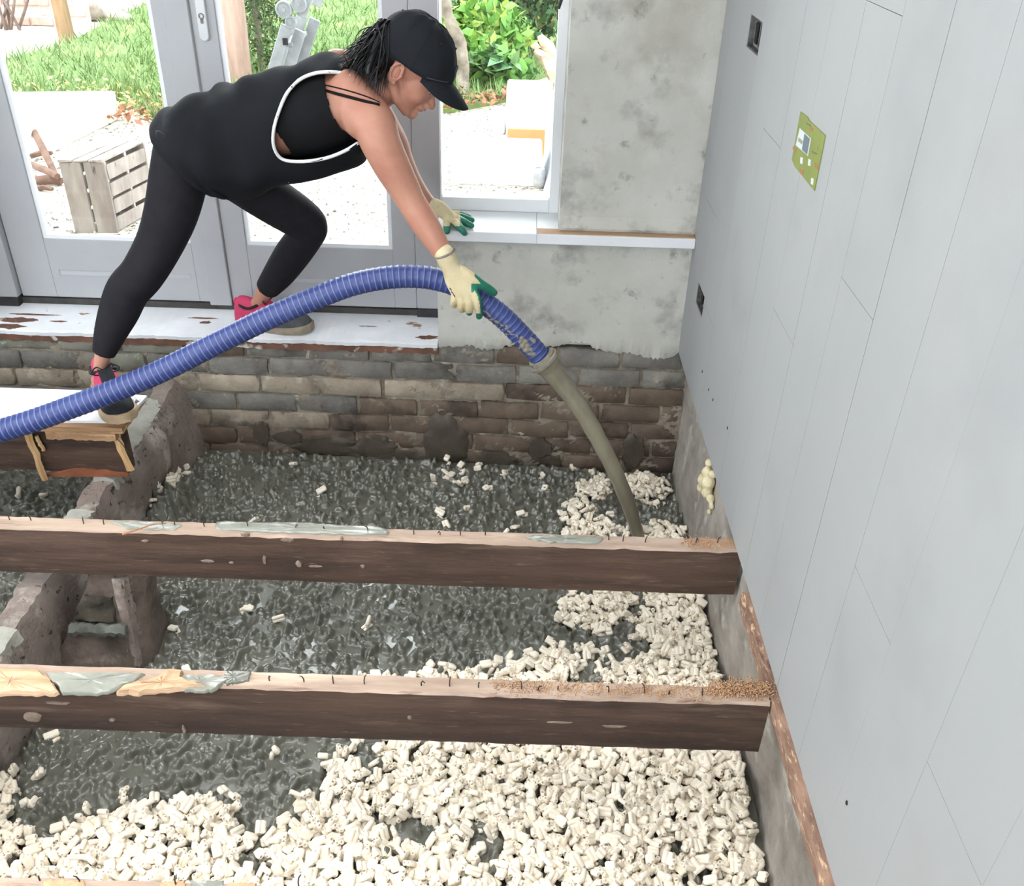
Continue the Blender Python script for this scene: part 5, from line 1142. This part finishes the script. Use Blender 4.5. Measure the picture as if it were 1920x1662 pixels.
# bare shrub in front of it
m = MB(); sb = Z(22, 55, G); r_ = random.Random('shrub')
for i in range(9):
    p = np.array(sb)+[r_.uniform(-.15, .15), r_.uniform(-.1, .1), 0]; q = p+np.array([r_.uniform(-.4, .4), r_.uniform(-.2, .1), r_.uniform(.5, 1.0)]); m.tube(crom([p, (p+q)/2+[r_.uniform(-.1, .1), 0, .05], q], 4), [.016-.0013*j for j in range(9)], 6)
m.build('bare_shrub', pm('bare_twig', (118, 98, 90), (90, 74, 68), 20, .9), None, label='bare brown stems of a shrub before the pink brick wall', cat='shrub', smooth=60)
# bleached stump
sp0 = Z(175, 40, G)
lumpy('tree_stump', [sp0+np.array(v) for v in ((-.25, .1, .12), (-.1, 0, .10), (.05, .05, .14), (.25, -.03, .08), (.38, -.08, .05), (.1, .1, .3), (.0, .2, .35))], [.14, .13, .15, .10, .07, .12, .12], pm('bleached_wood', (200, 192, 182), (150, 140, 130), 8, .9, .006, 30), 'pale bleached stump lying beyond the left door at the lawn edge', 'stump', .025)
# trees, shrubs, leafy plants
def leaf_cloud(name, crowns, n, size, cols, lb, cat, trunk=None, group=None, aspect=.5, fronds=0):
    V = []; Fq = []; mi = []
    for i in range(n):
        c, r3 = crowns[rng.integers(len(crowns))]; d = rng.normal(0, 1, 3); d /= np.linalg.norm(d); p = np.array(c)+d*np.array(r3)*rng.random()**.35
        if p[2] < G+.02: p[2] = G+.02+rng.random()*.1
        R3 = eul(rng.normal(0, .8), rng.normal(0, .8), rng.uniform(0, 6.28)); s3 = rng.uniform(*size); q = np.array([[-1, 0, 0], [0, -aspect, .12], [1, 0, -.1], [0, aspect, .12]])*s3
        V += list(q @ R3.T+p); Fq.append((4*i, 4*i+1, 4*i+2, 4*i+3)); mi.append(int(rng.integers(len(cols))))
    root = obj(name, mesh_np(name, V, quads=Fq, mats=mi), cols, None, lb, cat, group)
    if trunk is not None:
        m = MB(); m.tube(*trunk, 10); m.jitter(.004, name); m.build('stem', M_bark, root, smooth=60)
    return root
M_bark = pm('bark', (150, 138, 124), (98, 88, 78), 9, .95, .006, 40, world=True)
def LM(n_, a, b): return pm(n_, a, b, 6, .6, world=True)
gd = [LM('leaf_dark', (62, 88, 46), (44, 66, 34)), LM('leaf_mid', (84, 112, 58), (60, 88, 42)), LM('leaf_olive', (112, 116, 66), (84, 92, 50))]
gl = [LM('leaf_light', (136, 178, 84), (104, 150, 64)), LM('leaf_fresh', (116, 160, 78), (90, 136, 58)), LM('leaf_yellowish', (170, 186, 96), (136, 160, 74))]
gb = [LM('leaf_blueish', (112, 150, 108), (84, 124, 84)), gl[1], gd[1]]
c = Z(492, 140, G); leaf_cloud('conifer_shrub', [((c[0], c[1], G+.5), (.26, .26, .55)), ((c[0]+.02, c[1], G+1.2), (.24, .24, .7))], 4200, (.018, .035), gd, 'dense dark green shrub between the timber post and the ladder', 'shrub', ([(c[0], c[1], G), (c[0], c[1], G+1.4)], [.03, .015]), aspect=.35)
tp = [Z(868, 185, G), Y(868, 150, 7.55), Y(866, 110, 7.55), Y(861, 75, 7.55), Y(846, 45, 7.55), Y(838, 20, 7.55), Y(834, -20, 7.55), Y(828, -90, 7.5)]
m = MB(); m.tube(crom(tp, 4), np.linspace(.055, .036, 29), 10); m.jitter(.004, 'tt'); trk = m.build('tree', M_bark, None, label='slim crooked tree trunk rising beside the brim of the cap', cat='tree', smooth=60)
tpt = Y(828, -90, 7.5); V = []
o = leaf_cloud('crown', [((tpt[0]-.2, tpt[1], tpt[2]+.7), (.8, .8, .5)), ((tpt[0]+.5, tpt[1]+.3, tpt[2]+.9), (.7, .7, .5))], 900, (.05, .09), gl, None, None); o.parent = trk
def at(px, py, y): return Y(px, py, y)
c = Z(905, 120, G); leaf_cloud('leafy_plant', [((c[0], c[1], G+.25), (.45, .3, .30)), ((c[0]-.2, c[1]-.2, G+.15), (.3, .3, .2))], 1300, (.05, .09), gl, 'light green leafy plant right of the crooked trunk', 'plant', aspect=.45)
c = Z(930, 165, G); leaf_cloud('broadleaf_plant', [((c[0], c[1], G+.12), (.30, .22, .16))], 420, (.06, .12), gb, 'low broad leaved plant behind the white box', 'plant', aspect=.55)
c = Z(985, 110, G); leaf_cloud('bush', [((c[0], c[1]+.2, G+.55), (.40, .35, .5)), ((c[0]+.35, c[1]+.3, G+.9), (.5, .4, .6)), ((c[0]-.2, c[1]+.6, G+1.0), (.4, .4, .5))], 4200, (.03, .06), gd+[gb[0]], 'dark green bush at the top right of the window view', 'bush', ([(c[0], c[1]+.3, G), (c[0]+.1, c[1]+.3, G+1.0)], [.04, .02]))
c = Z(890, 30, G); leaf_cloud('bush', [((c[0], c[1], G+.4), (.7, .4, .45)), ((c[0]+.8, c[1]+.3, G+.5), (.6, .4, .5))], 2200, (.04, .08), gb, 'pale green bush far behind the crooked trunk', 'bush')
for i, (x, y_, r_, lb) in enumerate(((-7.5, 17, 1.6, 'big green bush at the far left end of the garden'), (-4.2, 20, 1.9, 'big green bush far behind the lawn opposite the left door'), (-.8, 21, 2.0, 'big green bush far behind the lawn opposite the right door'), (2.8, 18, 1.8, 'big green bush at the far right end of the garden'))):
    leaf_cloud('garden_bush', [((x, y_, G+r_*.6), (r_*1.2, r_, r_*.8)), ((x+r_*.6, y_+.3, G+r_), (r_, r_, r_*.7))], 2500, (.10, .2), gd, lb, 'bush')
# driftwood
dw = Z(1012, 140, G); m = MB()
for a, b, r_ in (((1040, 135, 7.9), (1003, 95, 7.9), .045), ((1040, 120, 7.95), (1012, 68, 7.95), .05), ((1040, 150, 7.85), (1020, 105, 7.85), .05), ((1010, 92, 7.9), (996, 88, 7.9), .025)):
    p, q = Y(*a), Y(*b); m.tube([p, (p+q)/2+np.array([0, 0, .02]), q], [r_, r_*1.1, r_*.5], 8)
p = Y(1045, 150, 7.9); m.tube([p, np.array([p[0]+.05, p[1], G])], [.06, .05], 8); m.jitter(.008, 'dw')
m.build('driftwood', pm('driftwood', (214, 190, 164), (164, 138, 116), 7, .9, .006, 30, stretch=(1, 1, 3), world=True), None, label='bleached driftwood branch in front of the dark green bush', cat='driftwood', smooth=50)
# white boxes, tan board, slab and small bits in the window view
def gbox(name, p0, p1, dpt, h, mat, lb, cat, bev=.008, z=G):
    a, b = Z(p0[0], p0[1], z), Z(p1[0], p1[1], z); y0 = (a[1]+b[1])/2; m = MB(); m.box(min(a[0], b[0]), max(a[0], b[0]), y0, y0+dpt, z, z+h); m.bevel(bev, 2); return m.build(name, mat, None, label=lb, cat=cat)
M_wb = pm('white_box', (240, 240, 238), (228, 228, 226), 5, .6)
gbox('white_box', (948, 255), (1032, 257), .32, .30, M_wb, 'tall white box on the gravel in the window view', 'box')
gbox('white_box', (922, 252), (946, 253), .22, .12, M_wb, 'small low white box left of the tall white box', 'box')
a = Z(950, 293, G); b = Z(1020, 294, G); m = MB(); m.box(a[0], b[0], a[1], a[1]+.03, G, G+.17); m.bevel(.003); m.build('tan_board', pm('tan_board', (196, 146, 96), (184, 134, 86), 6, .7), None, label='tan board standing in front of the tall white box', cat='board')
sl = empty('white_slab', 'white slab on a white base below the window', 'slab'); a = Z(838, 345, G); b = Z(1024, 352, G); m = MB(); m.box(a[0], b[0]-.03, a[1]-.02, a[1]+.32, G+.135, G+.19); m.bevel(.008, 2); m.build('top', M_wb, sl)
m = MB(); m.box(a[0]+.02, b[0]-.05, a[1]+.0, a[1]+.30, G, G+.134); m.bevel(.004); m.build('base', M_wb, sl)
c = Z(1011, 352, G); m = MB(); m.grid([[(c[0]+r_*math.cos(t), c[1]+r_*math.sin(t), z) for t in np.arange(12)*math.pi/6] for r_, z in ((.022, G), (.034, G+.02), (.036, G+.09), (.028, G+.11))], True, True); m.build('small_pot', pm('grey_pot', (188, 186, 188), (160, 158, 160), 20, .8), None, label='small grey pot at the corner of the white slab', cat='pot', smooth=40)
a = Z(1018, 345, G); m = MB(); m.hexa([(a[0], a[1]-.30, G), (a[0]+.03, a[1]-.30, G), (a[0]+.03, a[1]+.5, G), (a[0], a[1]+.5, G), (a[0]+.12, a[1]-.25, G+.42), (a[0]+.15, a[1]-.25, G+.42), (a[0]+.15, a[1]+.5, G+.42), (a[0]+.12, a[1]+.5, G+.42)]); m.bevel(.004); m.build('leaning_panel', pm('grey_panel', (176, 180, 188), (160, 164, 172), 6, .6), None, label='grey panel leaning at the right edge of the window view', cat='panel')
# folding ladder
M_alu = pm('aluminium', (138, 140, 143), (116, 118, 121), 12, .45, metal=.2)
ld = empty('folding_ladder', 'folded aluminium ladder with round hinges behind the right door', 'ladder'); yl = 5.6
pb, ptp = Y(515, 165, yl), Y(549, 52, yl); dv = (ptp-pb)/np.linalg.norm(ptp-pb); gtp = pb-dv*((pb[2]-G)/dv[2]); sx = np.array([dv[2], 0, -dv[0]])
def rail(off, dy, p, q, wd2=.032, tk=.014):
    m = MB(); A2 = [p+sx*(off-wd2)+[0, dy-tk, 0], p+sx*(off+wd2)+[0, dy-tk, 0], p+sx*(off+wd2)+[0, dy+tk, 0], p+sx*(off-wd2)+[0, dy+tk, 0]]; m.hexa(A2+[v+(q-p) for v in A2]); m.bevel(.003); return m.build('rail', M_alu, ld)
r1 = rail(-.030, -.02, gtp, ptp); rail(.040, .02, gtp, ptp); rail(-.030, .40, gtp, ptp); rail(.040, .44, gtp, ptp)
p2 = ptp+dv*.22; rail(.030, -.02, ptp+dv*.08, p2+dv*.5, .028); rail(.030, .40, ptp+dv*.08, p2+dv*.5, .028)
for f in np.linspace(.12, .88, 4):
    c = gtp+(ptp-gtp)*f; m = MB(); m.box(c[0]-.03, c[0]+.03, yl+.0, yl+.40, c[2]-.012, c[2]+.012); m.bevel(.004); m.build('rung', M_alu, ld)
for px, py, rp in ((532, 18, 16), (560, 8, 15), (545, 42, 11)):
    c = Y(px, py, yl-.05); r_ = rp*depth(c)/FPX; m = MB(); m.grid([[(c[0]+q*r_*math.cos(t), y_, c[2]+q*r_*math.sin(t)) for t in np.arange(24)*math.pi/12] for q, y_ in ((1, yl-.02), (1, yl-.05), (.9, yl-.056), (.78, yl-.056), (.74, yl-.050), (.25, yl-.050), (.22, yl-.06), (.04, yl-.06))], True, True); m.build('hinge', M_alu, ld, smooth=30)
c = Y(535, 78, yl-.036); m = MB(); m.box(c[0]-.014, c[0]+.014, yl-.042, yl-.034, c[2]-.018, c[2]+.018); m.build('latch_window', M_dark, ld)
